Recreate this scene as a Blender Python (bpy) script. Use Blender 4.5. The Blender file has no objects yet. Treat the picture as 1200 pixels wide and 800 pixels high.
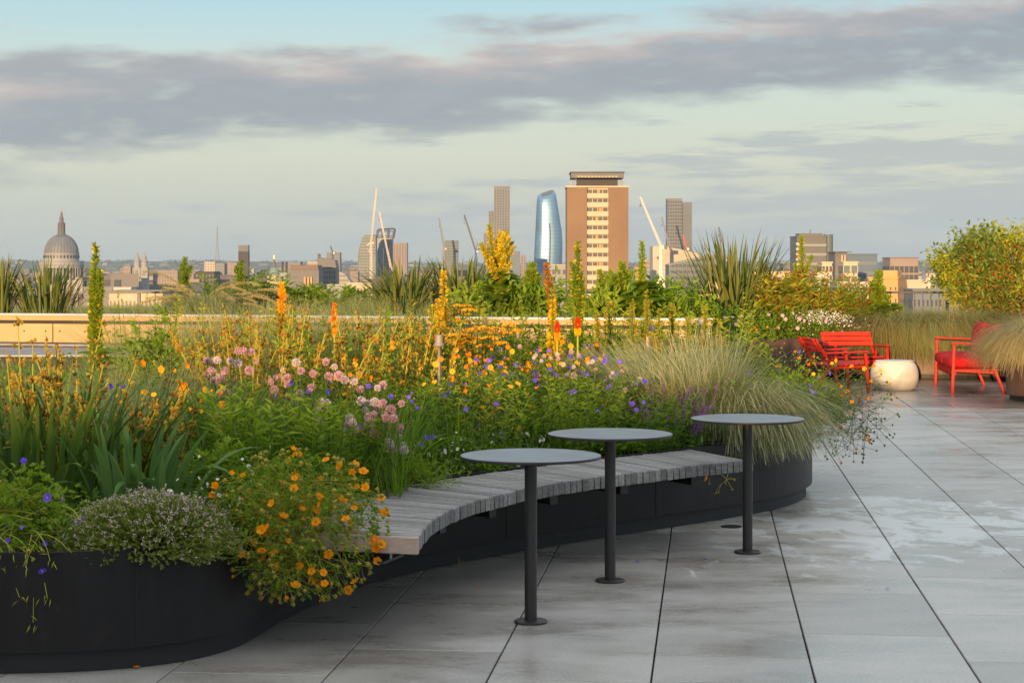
import bpy, math, random
import numpy as np
from mathutils import Vector, Matrix
R = math.radians
PI = math.pi
random.seed(7)
RNG = np.random.default_rng(11)
SC = bpy.context.scene
COL = SC.collection
F = 2200.0            # focal length in pixels of the 1200 px wide photograph
H = 1.52              # eye height above the terrace
HY = 312.0            # row of the horizon
SOIL = 0.43
GROUND = -42.0
def wx(px, d): return (px - 600.0) * d / F
def wz(py, d): return H - (py - HY) * d / F
def W(px, py, d): return np.array([wx(px, d), d, wz(py, d)])

# ------------------------------------------------------------------ objects
KIDS = {}
def link(o, parent=None):
    COL.objects.link(o)
    if parent is not None:
        o.parent = parent
        KIDS.setdefault(parent, []).append(o)
    return o
def tag(o, label=None, cat=None, group=None, kind=None):
    if label: o['label'] = label
    if cat: o['category'] = cat
    if group: o['group'] = group
    if kind: o['kind'] = kind
    return o
def thing(name, label, cat, loc=(0, 0, 0), rotz=0.0, group=None):
    o = bpy.data.objects.new(name, None)
    o.empty_display_size = 0.1
    link(o)
    o.location = [float(c) for c in loc]; o.rotation_euler = (0, 0, rotz)
    return tag(o, label, cat, group)
def dup(o, loc=None, rotz=None, scale=None, label=None, group=None, parent=None):
    c = o.copy()
    link(c, parent)
    if loc is not None: c.location = [float(q) for q in loc]
    if rotz is not None: c.rotation_euler[2] = rotz
    if scale is not None: c.scale = (scale, scale, scale)
    if label: c['label'] = label
    if group: c['group'] = group
    for k in list(KIDS.get(o, [])): dup(k, parent=c)
    return c

class MB:
    """collects arrays of vertices and faces and links them as one mesh object"""
    def __init__(s): s.v = []; s.f = []; s.n = 0
    def add(s, V, Fc, m=0):
        V = np.asarray(V, float).reshape(-1, 3); Fc = np.asarray(Fc, int)
        if len(Fc) == 0: return
        s.v.append(V); s.f.append((Fc + s.n, m)); s.n += len(V)
    def ngon(s, V, m=0):
        s.add(V, [list(range(len(V)))], m)
    def mesh(s, name, mats, smooth=False):
        me = bpy.data.meshes.new(name)
        V = np.concatenate(s.v); me.vertices.add(len(V)); me.vertices.foreach_set('co', V.ravel())
        idx = np.concatenate([f.ravel() for f, m in s.f])
        tot = np.concatenate([np.full(len(f), f.shape[1]) for f, m in s.f])
        mi = np.concatenate([np.full(len(f), m) for f, m in s.f])
        st = np.concatenate([[0], np.cumsum(tot)[:-1]])
        me.loops.add(len(idx)); me.loops.foreach_set('vertex_index', idx.astype(np.int32))
        me.polygons.add(len(tot)); me.polygons.foreach_set('loop_start', st.astype(np.int32))
        me.polygons.foreach_set('loop_total', tot.astype(np.int32))
        me.polygons.foreach_set('material_index', mi.astype(np.int32))
        me.polygons.foreach_set('use_smooth', np.full(len(tot), bool(smooth)))
        for m in (mats if isinstance(mats, (list, tuple)) else [mats]): me.materials.append(m)
        me.update(calc_edges=True)
        return me
    def build(s, name, mats, parent=None, loc=(0, 0, 0), rotz=0.0, smooth=False):
        o = bpy.data.objects.new(name, s.mesh(name, mats, smooth))
        link(o, parent); o.location = [float(c) for c in loc]; o.rotation_euler = (0, 0, rotz)
        return o
    # ---- shapes
    def box(s, c, d, m=0, rot=None, taper=1.0):
        x, y, z = d[0] / 2, d[1] / 2, d[2] / 2; t = taper
        V = np.array([[-x, -y, -z], [x, -y, -z], [x, y, -z], [-x, y, -z], [-x*t, -y*t, z], [x*t, -y*t, z], [x*t, y*t, z], [-x*t, y*t, z]])
        if rot is not None:
            V = V @ np.array(rot.to_3x3() if hasattr(rot, 'to_3x3') else rot).T
        s.add(V + np.array(c), [[0, 3, 2, 1], [4, 5, 6, 7], [0, 1, 5, 4], [1, 2, 6, 5], [2, 3, 7, 6], [3, 0, 4, 7]], m)
    def bbox(s, c, d, b=0.004, m=0, rot=None):
        """box with chamfered edges"""
        x, y, z = d[0] / 2, d[1] / 2, d[2] / 2
        V = []; 
        for sx in (-1, 1):
            for sy in (-1, 1):
                for sz in (-1, 1):
                    V += [[sx*(x-b), sy*(y-b), sz*z], [sx*(x-b), sy*y, sz*(z-b)], [sx*x, sy*(y-b), sz*(z-b)]]
        V = np.array(V)
        def i(sx, sy, sz, k): return ((sx > 0)*4 + (sy > 0)*2 + (sz > 0))*3 + k
        Q = []; T = []
        for a in (-1, 1):
            q = [i(-1, -1, a, 0), i(1, -1, a, 0), i(1, 1, a, 0), i(-1, 1, a, 0)]; Q.append(q if a > 0 else q[::-1])
            q = [i(-1, a, -1, 1), i(1, a, -1, 1), i(1, a, 1, 1), i(-1, a, 1, 1)]; Q.append(q if a < 0 else q[::-1])
            q = [i(a, -1, -1, 2), i(a, 1, -1, 2), i(a, 1, 1, 2), i(a, -1, 1, 2)]; Q.append(q if a > 0 else q[::-1])
            for c2 in (-1, 1):
                Q.append([i(-1, a, c2, 0), i(1, a, c2, 0), i(1, a, c2, 1), i(-1, a, c2, 1)])
                Q.append([i(a, -1, c2, 0), i(a, 1, c2, 0), i(a, 1, c2, 2), i(a, -1, c2, 2)])
                Q.append([i(a, c2, -1, 1), i(a, c2, 1, 1), i(a, c2, 1, 2), i(a, c2, -1, 2)])
                for e in (-1, 1): T.append([i(a, c2, e, 0), i(a, c2, e, 1), i(a, c2, e, 2)])
        if rot is not None: V = V @ np.array(rot.to_3x3()).T
        V = V + np.array(c)
        n0 = s.n
        s.add(V, Q, m); s.f.append((np.array(T) + n0, m))
    def prism(s, poly, z0, z1, m=0):
        """horizontal polygon extruded upwards"""
        P = np.array(poly, float); n = len(P)
        V = np.concatenate([np.c_[P, np.full(n, z0)], np.c_[P, np.full(n, z1)]])
        k = np.arange(n); k2 = (k + 1) % n
        n0 = s.n
        s.add(V, np.c_[k, k2, k2 + n, k + n], m)
        s.f.append((np.array([k + n]) + n0, m)); s.f.append((np.array([k[::-1]]) + n0, m))
    def prismy(s, poly, y0, y1, m=0):
        """outline in x,z extruded along y"""
        P = np.array(poly, float); n = len(P)
        V = np.concatenate([np.c_[P[:, 0], np.full(n, y0), P[:, 1]], np.c_[P[:, 0], np.full(n, y1), P[:, 1]]])
        k = np.arange(n); k2 = (k + 1) % n; n0 = s.n
        s.add(V, np.c_[k, k2, k2 + n, k + n], m)
        s.f.append((np.array([k]) + n0, m)); s.f.append((np.array([(k + n)[::-1]]) + n0, m))
    def lathe(s, prof, c=(0, 0, 0), n=24, m=0):
        P = np.array(prof, float); k = len(P); a = np.arange(n) * 2 * PI / n
        V = np.stack([P[:, None, 0] * np.cos(a), P[:, None, 0] * np.sin(a), np.repeat(P[:, None, 1], n, 1)], -1).reshape(-1, 3) + np.array(c)
        i, j = np.meshgrid(np.arange(k - 1), np.arange(n), indexing='ij'); j2 = (j + 1) % n
        s.add(V, np.stack([i*n + j, i*n + j2, (i+1)*n + j2, (i+1)*n + j], -1).reshape(-1, 4), m)
    def tube(s, pts, r, sides=8, m=0, caps=True):
        P = np.array(pts, float)[None]; rr = np.broadcast_to(np.asarray(r, float), (1, P.shape[1]))
        n0 = s.n
        s.tubes(P, rr, sides, m)
        if caps:
            K = P.shape[1]
            s.f.append((np.array([np.arange(sides)[::-1]]) + n0, m)); s.f.append((np.array([np.arange(sides) + (K-1)*sides]) + n0, m))
    def tubes(s, P, Rr, sides=3, m=0):
        N, K = P.shape[:2]; Rr = np.broadcast_to(np.asarray(Rr, float), (N, K))
        T = np.gradient(P, axis=1); T /= np.linalg.norm(T, axis=-1, keepdims=True) + 1e-9
        mean = T.mean(1, keepdims=True)
        ref = np.where(np.abs(mean[..., 2:3]) > 0.75, np.array([1.0, 0.13, 0]), np.array([0, 0, 1.0]))
        A = np.cross(T, ref); A /= np.linalg.norm(A, axis=-1, keepdims=True) + 1e-9
        B = np.cross(T, A)
        a = np.arange(sides) * 2 * PI / sides
        V = P[:, :, None] + Rr[:, :, None, None] * (A[:, :, None] * np.cos(a)[:, None] + B[:, :, None] * np.sin(a)[:, None])
        base = (np.arange(N) * K * sides)[:, None, None]
        i = np.arange(K - 1)[None, :, None]; j = np.arange(sides)[None, None]; j2 = (j + 1) % sides
        q = np.stack(np.broadcast_arrays(base + i*sides + j, base + i*sides + j2, base + (i+1)*sides + j2, base + (i+1)*sides + j), -1)
        s.add(V.reshape(-1, 3), q.reshape(-1, 4), m)
    def ribbons(s, P, Wd, S, m=0):
        N, K = P.shape[:2]; Wd = np.broadcast_to(Wd, (N, K))
        if S.ndim == 2: S = S[:, None]
        V = np.stack([P - S * Wd[..., None] / 2, P + S * Wd[..., None] / 2], 2)
        b = (np.arange(N) * K * 2)[:, None]; i = np.arange(K - 1)[None] * 2
        q = np.stack(np.broadcast_arrays(b + i, b + i + 1, b + i + 3, b + i + 2), -1)
        s.add(V.reshape(-1, 3), q.reshape(-1, 4), m)
    def vblades(s, P, Wd, S, m=0, fold=0.25):
        """ribbons with a V section (sword leaves)"""
        N, K = P.shape[:2]; Wd = np.broadcast_to(Wd, (N, K))
        if S.ndim == 2: S = np.repeat(S[:, None], K, 1)
        T = np.gradient(P, axis=1); T /= np.linalg.norm(T, axis=-1, keepdims=True) + 1e-9
        U = np.cross(T, S)
        V = np.stack([P - S*Wd[..., None]/2 + U*Wd[..., None]*fold, P, P + S*Wd[..., None]/2 + U*Wd[..., None]*fold], 2)
        b = (np.arange(N) * K * 3)[:, None]; i = np.arange(K - 1)[None] * 3
        q1 = np.stack(np.broadcast_arrays(b + i, b + i + 1, b + i + 4, b + i + 3), -1)
        q2 = np.stack(np.broadcast_arrays(b + i + 1, b + i + 2, b + i + 5, b + i + 4), -1)
        s.add(V.reshape(-1, 3), np.concatenate([q1.reshape(-1, 4), q2.reshape(-1, 4)]), m)
    def leaves(s, C, D, L, Wd, m=0, fold=0.2, rng=RNG, up=None):
        N = len(C)
        if N == 0: return
        L = np.broadcast_to(L, (N,))[:, None]; Wd = np.broadcast_to(Wd, (N,))[:, None]
        D = D / (np.linalg.norm(D, axis=-1, keepdims=True) + 1e-9)
        rv = rng.normal(size=(N, 3)) * 0.5 + (np.array([0, 0, 1.0]) if up is None else up)
        S = np.cross(D, rv); S /= np.linalg.norm(S, axis=-1, keepdims=True) + 1e-9
        U = np.cross(S, D)
        mid = C + D * L * 0.45 - U * Wd * 0.05
        V = np.stack([C, mid + S*Wd/2 + U*Wd*fold, C + D*L - U*L*0.12, mid - S*Wd/2 + U*Wd*fold], 1)
        b = np.arange(N)[:, None] * 4
        s.add(V.reshape(-1, 3), np.concatenate([b + np.array([[0, 1, 2]]), b + np.array([[0, 2, 3]])]), m)
    def octs(s, C, r, m=0, stretch=1.0):
        """small six-pointed solids (buds, pods, florets)"""
        N = len(C); r = np.broadcast_to(r, (N,))[:, None, None]
        O = np.array([[1, 0, 0], [-1, 0, 0], [0, 1, 0], [0, -1, 0], [0, 0, stretch], [0, 0, -stretch]], float)
        V = C[:, None] + O[None] * r
        fs = np.array([[0, 2, 4], [2, 1, 4], [1, 3, 4], [3, 0, 4], [2, 0, 5], [1, 2, 5], [3, 1, 5], [0, 3, 5]])
        s.add(V.reshape(-1, 3), (np.arange(N)[:, None, None]*6 + fs[None]).reshape(-1, 3), m)
def unit(v): v = np.asarray(v, float); return v / (np.linalg.norm(v, axis=-1, keepdims=True) + 1e-9)
def lin(a, b, n): return np.linspace(a, b, n)
def arcs(root, az, L, th0, th1, K=6, pw=1.0, wind=None):
    """curved stalks: angle from the vertical runs from th0 to th1 along the length"""
    N = len(root); t = (np.arange(K - 1) + 0.5) / (K - 1)
    th = th0[:, None] + (th1 - th0)[:, None] * t[None] ** pw
    h = np.stack([np.cos(az), np.sin(az), np.zeros(N)], -1)
    st = (h[:, None] * np.sin(th)[..., None] + np.array([0, 0, 1.0]) * np.cos(th)[..., None])
    if wind is not None: st = unit(st + np.array(wind) * (t[None, :, None] ** 1.3))
    st = st * (L / (K - 1))[:, None, None]
    P = np.concatenate([root[:, None], root[:, None] + np.cumsum(st, 1)], 1)
    return P, np.stack([-np.sin(az), np.cos(az), np.zeros(N)], -1)
def bez(P0, P1, P2, K=6):
    t = np.linspace(0, 1, K)[None, :, None]
    return (1-t)**2 * P0[:, None] + 2*t*(1-t) * P1[:, None] + t*t * P2[:, None]
def disc(n, r, rng=RNG):
    a = rng.uniform(0, 2*PI, n); q = r * np.sqrt(rng.uniform(0, 1, n))
    return np.stack([q*np.cos(a), q*np.sin(a), np.zeros(n)], -1), a

# ------------------------------------------------------------------ materials
def newmat(name):
    m = bpy.data.materials.new(name); m.use_nodes = True
    nt = m.node_tree; b = nt.nodes['Principled BSDF']
    return m, nt, b
def nd(nt, t, **kw):
    n = nt.nodes.new(t)
    for k, v in kw.items():
        if hasattr(n, k) and k not in ('inputs',): setattr(n, k, v)
        else: n.inputs[k].default_value = v
    return n
def c4(c): return (c[0], c[1], c[2], 1.0)
def ramp(nt, cols, pos=None, interp='LINEAR'):
    r = nt.nodes.new('ShaderNodeValToRGB'); e = r.color_ramp.elements; r.color_ramp.interpolation = interp
    n = len(cols)
    while len(e) < n: e.new(0.5)
    for i, c in enumerate(cols):
        e[i].position = (i/(n-1) if pos is None else pos[i]); e[i].color = c4(c)
    return r
def pm(name, col, rough=0.6, metal=0.0, var=0.18, scale=6.0, bump=0.0, spec=0.5, stretch=(1, 1, 1), island=0.0, bscale=None, detail=5.0):
    m, nt, b = newmat(name)
    tc = nd(nt, 'ShaderNodeTexCoord'); mp = nd(nt, 'ShaderNodeMapping'); mp.inputs['Scale'].default_value = stretch
    nt.links.new(tc.outputs['Object'], mp.inputs['Vector'])
    nz = nd(nt, 'ShaderNodeTexNoise'); nz.inputs['Scale'].default_value = scale; nz.inputs['Detail'].default_value = detail
    nt.links.new(mp.outputs[0], nz.inputs['Vector'])
    lo = [c*(1-var) for c in col]; hi = [min(1, c*(1+var)) for c in col]
    r = ramp(nt, [lo, hi], [0.3, 0.7]); nt.links.new(nz.outputs['Fac'], r.inputs[0])
    out = r.outputs[0]
    if island:
        g = nd(nt, 'ShaderNodeNewGeometry'); hv = nd(nt, 'ShaderNodeHueSaturation')
        mr = nd(nt, 'ShaderNodeMapRange'); mr.inputs['To Min'].default_value = 1-island; mr.inputs['To Max'].default_value = 1+island
        nt.links.new(g.outputs['Random Per Island'], mr.inputs['Value']); nt.links.new(mr.outputs[0], hv.inputs['Value'])
        nt.links.new(out, hv.inputs['Color']); out = hv.outputs[0]
    nt.links.new(out, b.inputs['Base Color'])
    b.inputs['Roughness'].default_value = rough; b.inputs['Metallic'].default_value = metal
    b.inputs['Specular IOR Level'].default_value = spec
    if bump:
        bn = nd(nt, 'ShaderNodeBump'); bn.inputs['Strength'].default_value = bump; bn.inputs['Distance'].default_value = 0.01
        n2 = nd(nt, 'ShaderNodeTexNoise'); n2.inputs['Scale'].default_value = bscale or scale*4; n2.inputs['Detail'].default_value = 6
        nt.links.new(mp.outputs[0], n2.inputs['Vector'])
        nt.links.new(n2.outputs['Fac'], bn.inputs['Height']); nt.links.new(bn.outputs[0], b.inputs['Normal'])
    return m
def leafm(name, cols, trans=0.40, rough=0.55, spec=0.12):
    """leaf or petal: colour varies leaf by leaf, some light passes through"""
    m, nt, b = newmat(name)
    g = nd(nt, 'ShaderNodeNewGeometry'); r = ramp(nt, cols); nt.links.new(g.outputs['Random Per Island'], r.inputs[0])
    nt.links.new(r.outputs[0], b.inputs['Base Color']); b.inputs['Roughness'].default_value = rough
    b.inputs['Specular IOR Level'].default_value = spec
    if trans:
        t = nd(nt, 'ShaderNodeBsdfTranslucent'); mx = nd(nt, 'ShaderNodeMixShader'); mx.inputs[0].default_value = trans
        hv = nd(nt, 'ShaderNodeHueSaturation'); hv.inputs['Value'].default_value = 1.25; hv.inputs['Saturation'].default_value = 1.1
        nt.links.new(r.outputs[0], hv.inputs['Color']); nt.links.new(hv.outputs[0], t.inputs['Color'])
        nt.links.new(b.outputs[0], mx.inputs[1]); nt.links.new(t.outputs[0], mx.inputs[2])
        nt.links.new(mx.outputs[0], nt.nodes['Material Output'].inputs['Surface'])
    return m
M = {}
M['steel_dark'] = pm('dark bronze powder coat', (0.030, 0.026, 0.026), 0.42, 0.2, 0.12, 30, 0.02)
def steel_planter():
    m, nt, b = newmat('charcoal planter steel'); L = nt.links.new
    tc = nd(nt, 'ShaderNodeTexCoord'); mp = nd(nt, 'ShaderNodeMapping'); mp.inputs['Scale'].default_value = (9, 9, 1.1); L(tc.outputs['Object'], mp.inputs[0])
    n1 = nd(nt, 'ShaderNodeTexNoise'); n1.inputs['Scale'].default_value = 1.6; n1.inputs['Detail'].default_value = 7; n1.inputs['Roughness'].default_value = .65; L(mp.outputs[0], n1.inputs[0])
    n2 = nd(nt, 'ShaderNodeTexNoise'); n2.inputs['Scale'].default_value = 14; n2.inputs['Detail'].default_value = 8; L(tc.outputs['Object'], n2.inputs[0])
    r1 = ramp(nt, [(.0125, .0115, .012), (.0155, .0142, .015), (.030, .027, .026)], [.35, .55, .78]); L(n1.outputs[0], r1.inputs[0])
    r2 = ramp(nt, [(0, 0, 0), (1, 1, 1)], [.62, .75]); L(n2.outputs[0], r2.inputs[0])
    mx = nd(nt, 'ShaderNodeMix', data_type='RGBA'); mf = nd(nt, 'ShaderNodeMath', operation='MULTIPLY'); mf.inputs[1].default_value = .35; L(r2.outputs[0], mf.inputs[0]); L(mf.outputs[0], mx.inputs[0])
    L(r1.outputs[0], mx.inputs[6]); mx.inputs[7].default_value = (.045, .038, .032, 1); L(mx.outputs[2], b.inputs['Base Color'])
    rr = nd(nt, 'ShaderNodeMapRange'); rr.inputs['To Min'].default_value = .30; rr.inputs['To Max'].default_value = .58; L(n1.outputs[0], rr.inputs['Value']); L(rr.outputs[0], b.inputs['Roughness'])
    b.inputs['Specular IOR Level'].default_value = .20
    return m
M['planter'] = steel_planter()
M['plinth'] = pm('black recessed plinth', (0.008, 0.008, 0.009), 0.6, 0, 0.2, 4)
M['seam'] = pm('planter joint', (0.006, 0.006, 0.006), 0.7)
M['soil'] = pm('dark planting soil', (0.030, 0.022, 0.015), 0.95, 0, 0.4, 12, 0.4)
M['tabletop'] = pm('grey coated table metal', (.105, .118, .135), .36, .2, .30, 5, .03, .5, (1, 1, 1), 0, 40, 9)
M['timber'] = pm('weathered silver timber', (0.225, 0.218, 0.212), 0.75, 0, 0.30, 5, 0.35, 0.3, (1, 14, 14), 0.28)
M['timber_end'] = pm('pinkish sawn timber', (0.40, 0.30, 0.245), 0.7, 0, 0.12, 6, 0.1, 0.3, (2, 14, 14))
M['galv'] = pm('galvanised steel', (0.30, 0.31, 0.33), 0.4, 0.7, 0.1, 8)
M['golden'] = pm('sandy cladding panel', (.40, .262, .125), 0.6, 0, 0.16, 1.5, 0.05)
M['alu'] = pm('pale aluminium coping', (.34, .37, .42), .5, .2, .14, 4)
M['zinc'] = pm('dull zinc sheet', (.17, .19, .22), .5, .2, .2, 3)
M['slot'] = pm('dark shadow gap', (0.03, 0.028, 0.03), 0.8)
M['corten'] = pm('brown metal planter', (0.085, 0.052, 0.042), 0.55, 0.1, 0.3, 4, 0.05)
M['redchair'] = pm('vermilion chair paint', (.34, .014, .008), .5, 0, .10, 10, .02, .22)
M['redback_sunlit'] = pm('chair paint in sunlit tone', (.46, .026, .008), .5, 0, .10, 10, .02, .22)  # same chair paint, brighter and oranger: sunlight put into the colour
M['redcush'] = pm('scarlet outdoor fabric', (.34, .010, .014), .9, 0, .2, 30, .3, .15)
M['potwhite'] = pm('cream glazed pot', (.50, .475, .43), .4, 0, .10, 7, .03)
M['lamp'] = pm('weathered lamp metal', (0.24, 0.21, 0.18), 0.6, 0.2, 0.1, 20)
M['rail'] = pm('grey railing paint', (0.06, 0.06, 0.065), 0.5, 0.3, 0.1, 10)
# ------------------------------------------------------------------ camera, light, sky
cd = bpy.data.cameras.new('camera'); cam = bpy.data.objects.new('camera', cd); COL.objects.link(cam)
cam.location = (0, 0, H); cam.rotation_euler = (R(90), 0, 0)
cd.sensor_width = 36; cd.lens = 36 * F / 1200; cd.shift_y = -(400 - HY) / 1200.0
cd.clip_start = 0.2; cd.clip_end = 40000
SC.camera = cam
SC.render.resolution_x = 1024; SC.render.resolution_y = 682
SUN_EL, SUN_AZ = 3.45, 13.0             # light travels forward and to the right of the camera
sd = bpy.data.lights.new('sun', 'SUN'); so = bpy.data.objects.new('sun', sd); COL.objects.link(so)
sd.energy = 3.5; sd.angle = R(0.5); sd.color = (1.0, 0.62, 0.28)
tv = Vector((math.sin(R(SUN_AZ))*math.cos(R(SUN_EL)), math.cos(R(SUN_AZ))*math.cos(R(SUN_EL)), -math.sin(R(SUN_EL))))
so.rotation_euler = tv.to_track_quat('-Z', 'Y').to_euler()
so.location = (-30, -60, 20)
EXPO = 1.25
SC.view_settings.view_transform = 'Standard'; SC.view_settings.look = 'None'
SC.view_settings.exposure = EXPO; SC.view_settings.gamma = 1.0
def make_world():
    w = bpy.data.worlds.new('World'); SC.world = w; w.use_nodes = True
    nt = w.node_tree; nt.nodes.clear(); L = nt.links.new
    out = nd(nt, 'ShaderNodeOutputWorld'); bg = nd(nt, 'ShaderNodeBackground'); bg.inputs['Strength'].default_value = 0.1
    L(bg.outputs[0], out.inputs['Surface'])
    sky = nd(nt, 'ShaderNodeTexSky'); sky.sky_type = 'NISHITA'; sky.sun_disc = False
    sky.sun_elevation = R(SUN_EL); sky.sun_rotation = R(180 + SUN_AZ)
    sky.air_density = 1.0; sky.dust_density = 1.0; sky.ozone_density = 1.0
    tc = nd(nt, 'ShaderNodeTexCoord'); sp = nd(nt, 'ShaderNodeSeparateXYZ'); L(tc.outputs['Generated'], sp.inputs[0])
    def ma(op, a, b=None, clamp=False):
        n = nt.nodes.new('ShaderNodeMath'); n.operation = op; n.use_clamp = clamp
        for i, q in enumerate((a, b)):
            if q is None: continue
            if isinstance(q, (int, float)): n.inputs[i].default_value = q
            else: L(q, n.inputs[i])
        return n.outputs[0]
    def mr(x, a, b, c=0.0, d=1.0):
        n = nt.nodes.new('ShaderNodeMapRange'); n.interpolation_type = 'SMOOTHSTEP'
        L(x, n.inputs['Value'])
        for k, q in zip(('From Min', 'From Max', 'To Min', 'To Max'), (a, b, c, d)): n.inputs[k].default_value = q
        return n.outputs[0]
    def noise(u, v, w_, detail=6, rough=0.55, dist=0.0):
        c = nd(nt, 'ShaderNodeCombineXYZ'); L(u, c.inputs[0]); L(v, c.inputs[1]); c.inputs[2].default_value = w_
        n = nd(nt, 'ShaderNodeTexNoise'); n.inputs['Scale'].default_value = 1.0; n.inputs['Detail'].default_value = detail
        n.inputs['Roughness'].default_value = rough; n.inputs['Distortion'].default_value = dist
        L(c.outputs[0], n.inputs['Vector']); return n.outputs['Fac']
    def mix(f, a, b):
        n = nt.nodes.new('ShaderNodeMix'); n.data_type = 'RGBA'
        if isinstance(f, (int, float)): n.inputs[0].default_value = f
        else: L(f, n.inputs[0])
        for i, q in ((6, a), (7, b)):
            if isinstance(q, tuple): n.inputs[i].default_value = c4(q)
            else: L(q, n.inputs[i])
        return n.outputs[2]
    u = ma('ARCTAN2', sp.outputs[0], sp.outputs[1]); v = ma('ARCSINE', sp.outputs[2])
    k = 10.0 / 2 ** EXPO                                  # radiance scale of the sky colours
    def C(r, g, b): return (r*k, g*k, b*k)
    er = ramp(nt, [C(.49, .56, .55), C(.55, .61, .575), C(.68, .73, .63), C(.63, .77, .74), C(.44, .71, .84), C(.98, 1.08, 1.18), C(1.34, 1.36, 1.38)],
              [0.0, 0.022, 0.06, 0.105, 0.145, 0.40, 1.0])
    L(ma('MAXIMUM', v, 0.0), er.inputs[0])
    clear = mix(0.12, er.outputs[0], sky.outputs[0])
    # three layers of cloud, stretched along the horizon
    n1 = noise(ma('MULTIPLY', u, 9.0), ma('MULTIPLY', v, 42.0), 3.1, 7, 0.54, 0.12)
    n2 = noise(ma('MULTIPLY', u, 16.0), ma('MULTIPLY', v, 130.0), 8.7, 6, 0.6, 0.2)
    n3 = noise(ma('MULTIPLY', u, 26.0), ma('MULTIPLY', v, 95.0), 1.7, 8, 0.58, 0.12)
    vc = ma('ADD', 0.1015, ma('MULTIPLY', u, 0.085))
    dv = ma('SUBTRACT', v, vc)
    wv = ma('ADD', dv, ma('MULTIPLY', ma('SUBTRACT', n1, 0.5), 0.060))
    wv = ma('ADD', wv, ma('MULTIPLY', ma('SUBTRACT', n3, 0.5), 0.026))
    up = mr(wv, 0.030, 0.013); lo = mr(wv, -0.036, -0.014)
    band = ma('MULTIPLY', up, lo)
    band = ma('MULTIPLY', band, mr(n3, 0.25, 0.48, 0.6, 1.0))
    pink = ma('MULTIPLY', mr(wv, -0.004, 0.026), mr(n1, 0.35, 0.65, 0.25, 1.0))
    cloudc = mix(pink, C(.31, .345, .395), C(.70, .56, .51))
    cloudc = mix(mr(n3, 0.35, 0.7), cloudc, mix(0.35, cloudc, C(.42, .45, .48)))
    c1 = mix(ma('MULTIPLY', band, 0.90), clear, cloudc)
    # grey veil low down, heavier to the right
    veil = ma('ADD', n2, ma('MULTIPLY', ma('SUBTRACT', n1, 0.5), 0.5))
    veil = ma('ADD', veil, ma('ADD', ma('MULTIPLY', u, 0.55), ma('MULTIPLY', v, -2.6)))
    veil = ma('MULTIPLY', mr(veil, 0.38, 0.56), mr(v, 0.10, 0.085))
    c2 = mix(ma('MULTIPLY', veil, 0.72), c1, C(.44, .49, .51))
    # thin upper wisps
    w3 = ma('MULTIPLY', mr(n3, 0.56, 0.72), mr(v, 0.10, 0.13))
    c3 = mix(ma('MULTIPLY', w3, 0.35), c2, C(.55, .55, .56))
    L(c3, bg.inputs['Color'])
make_world()

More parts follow.
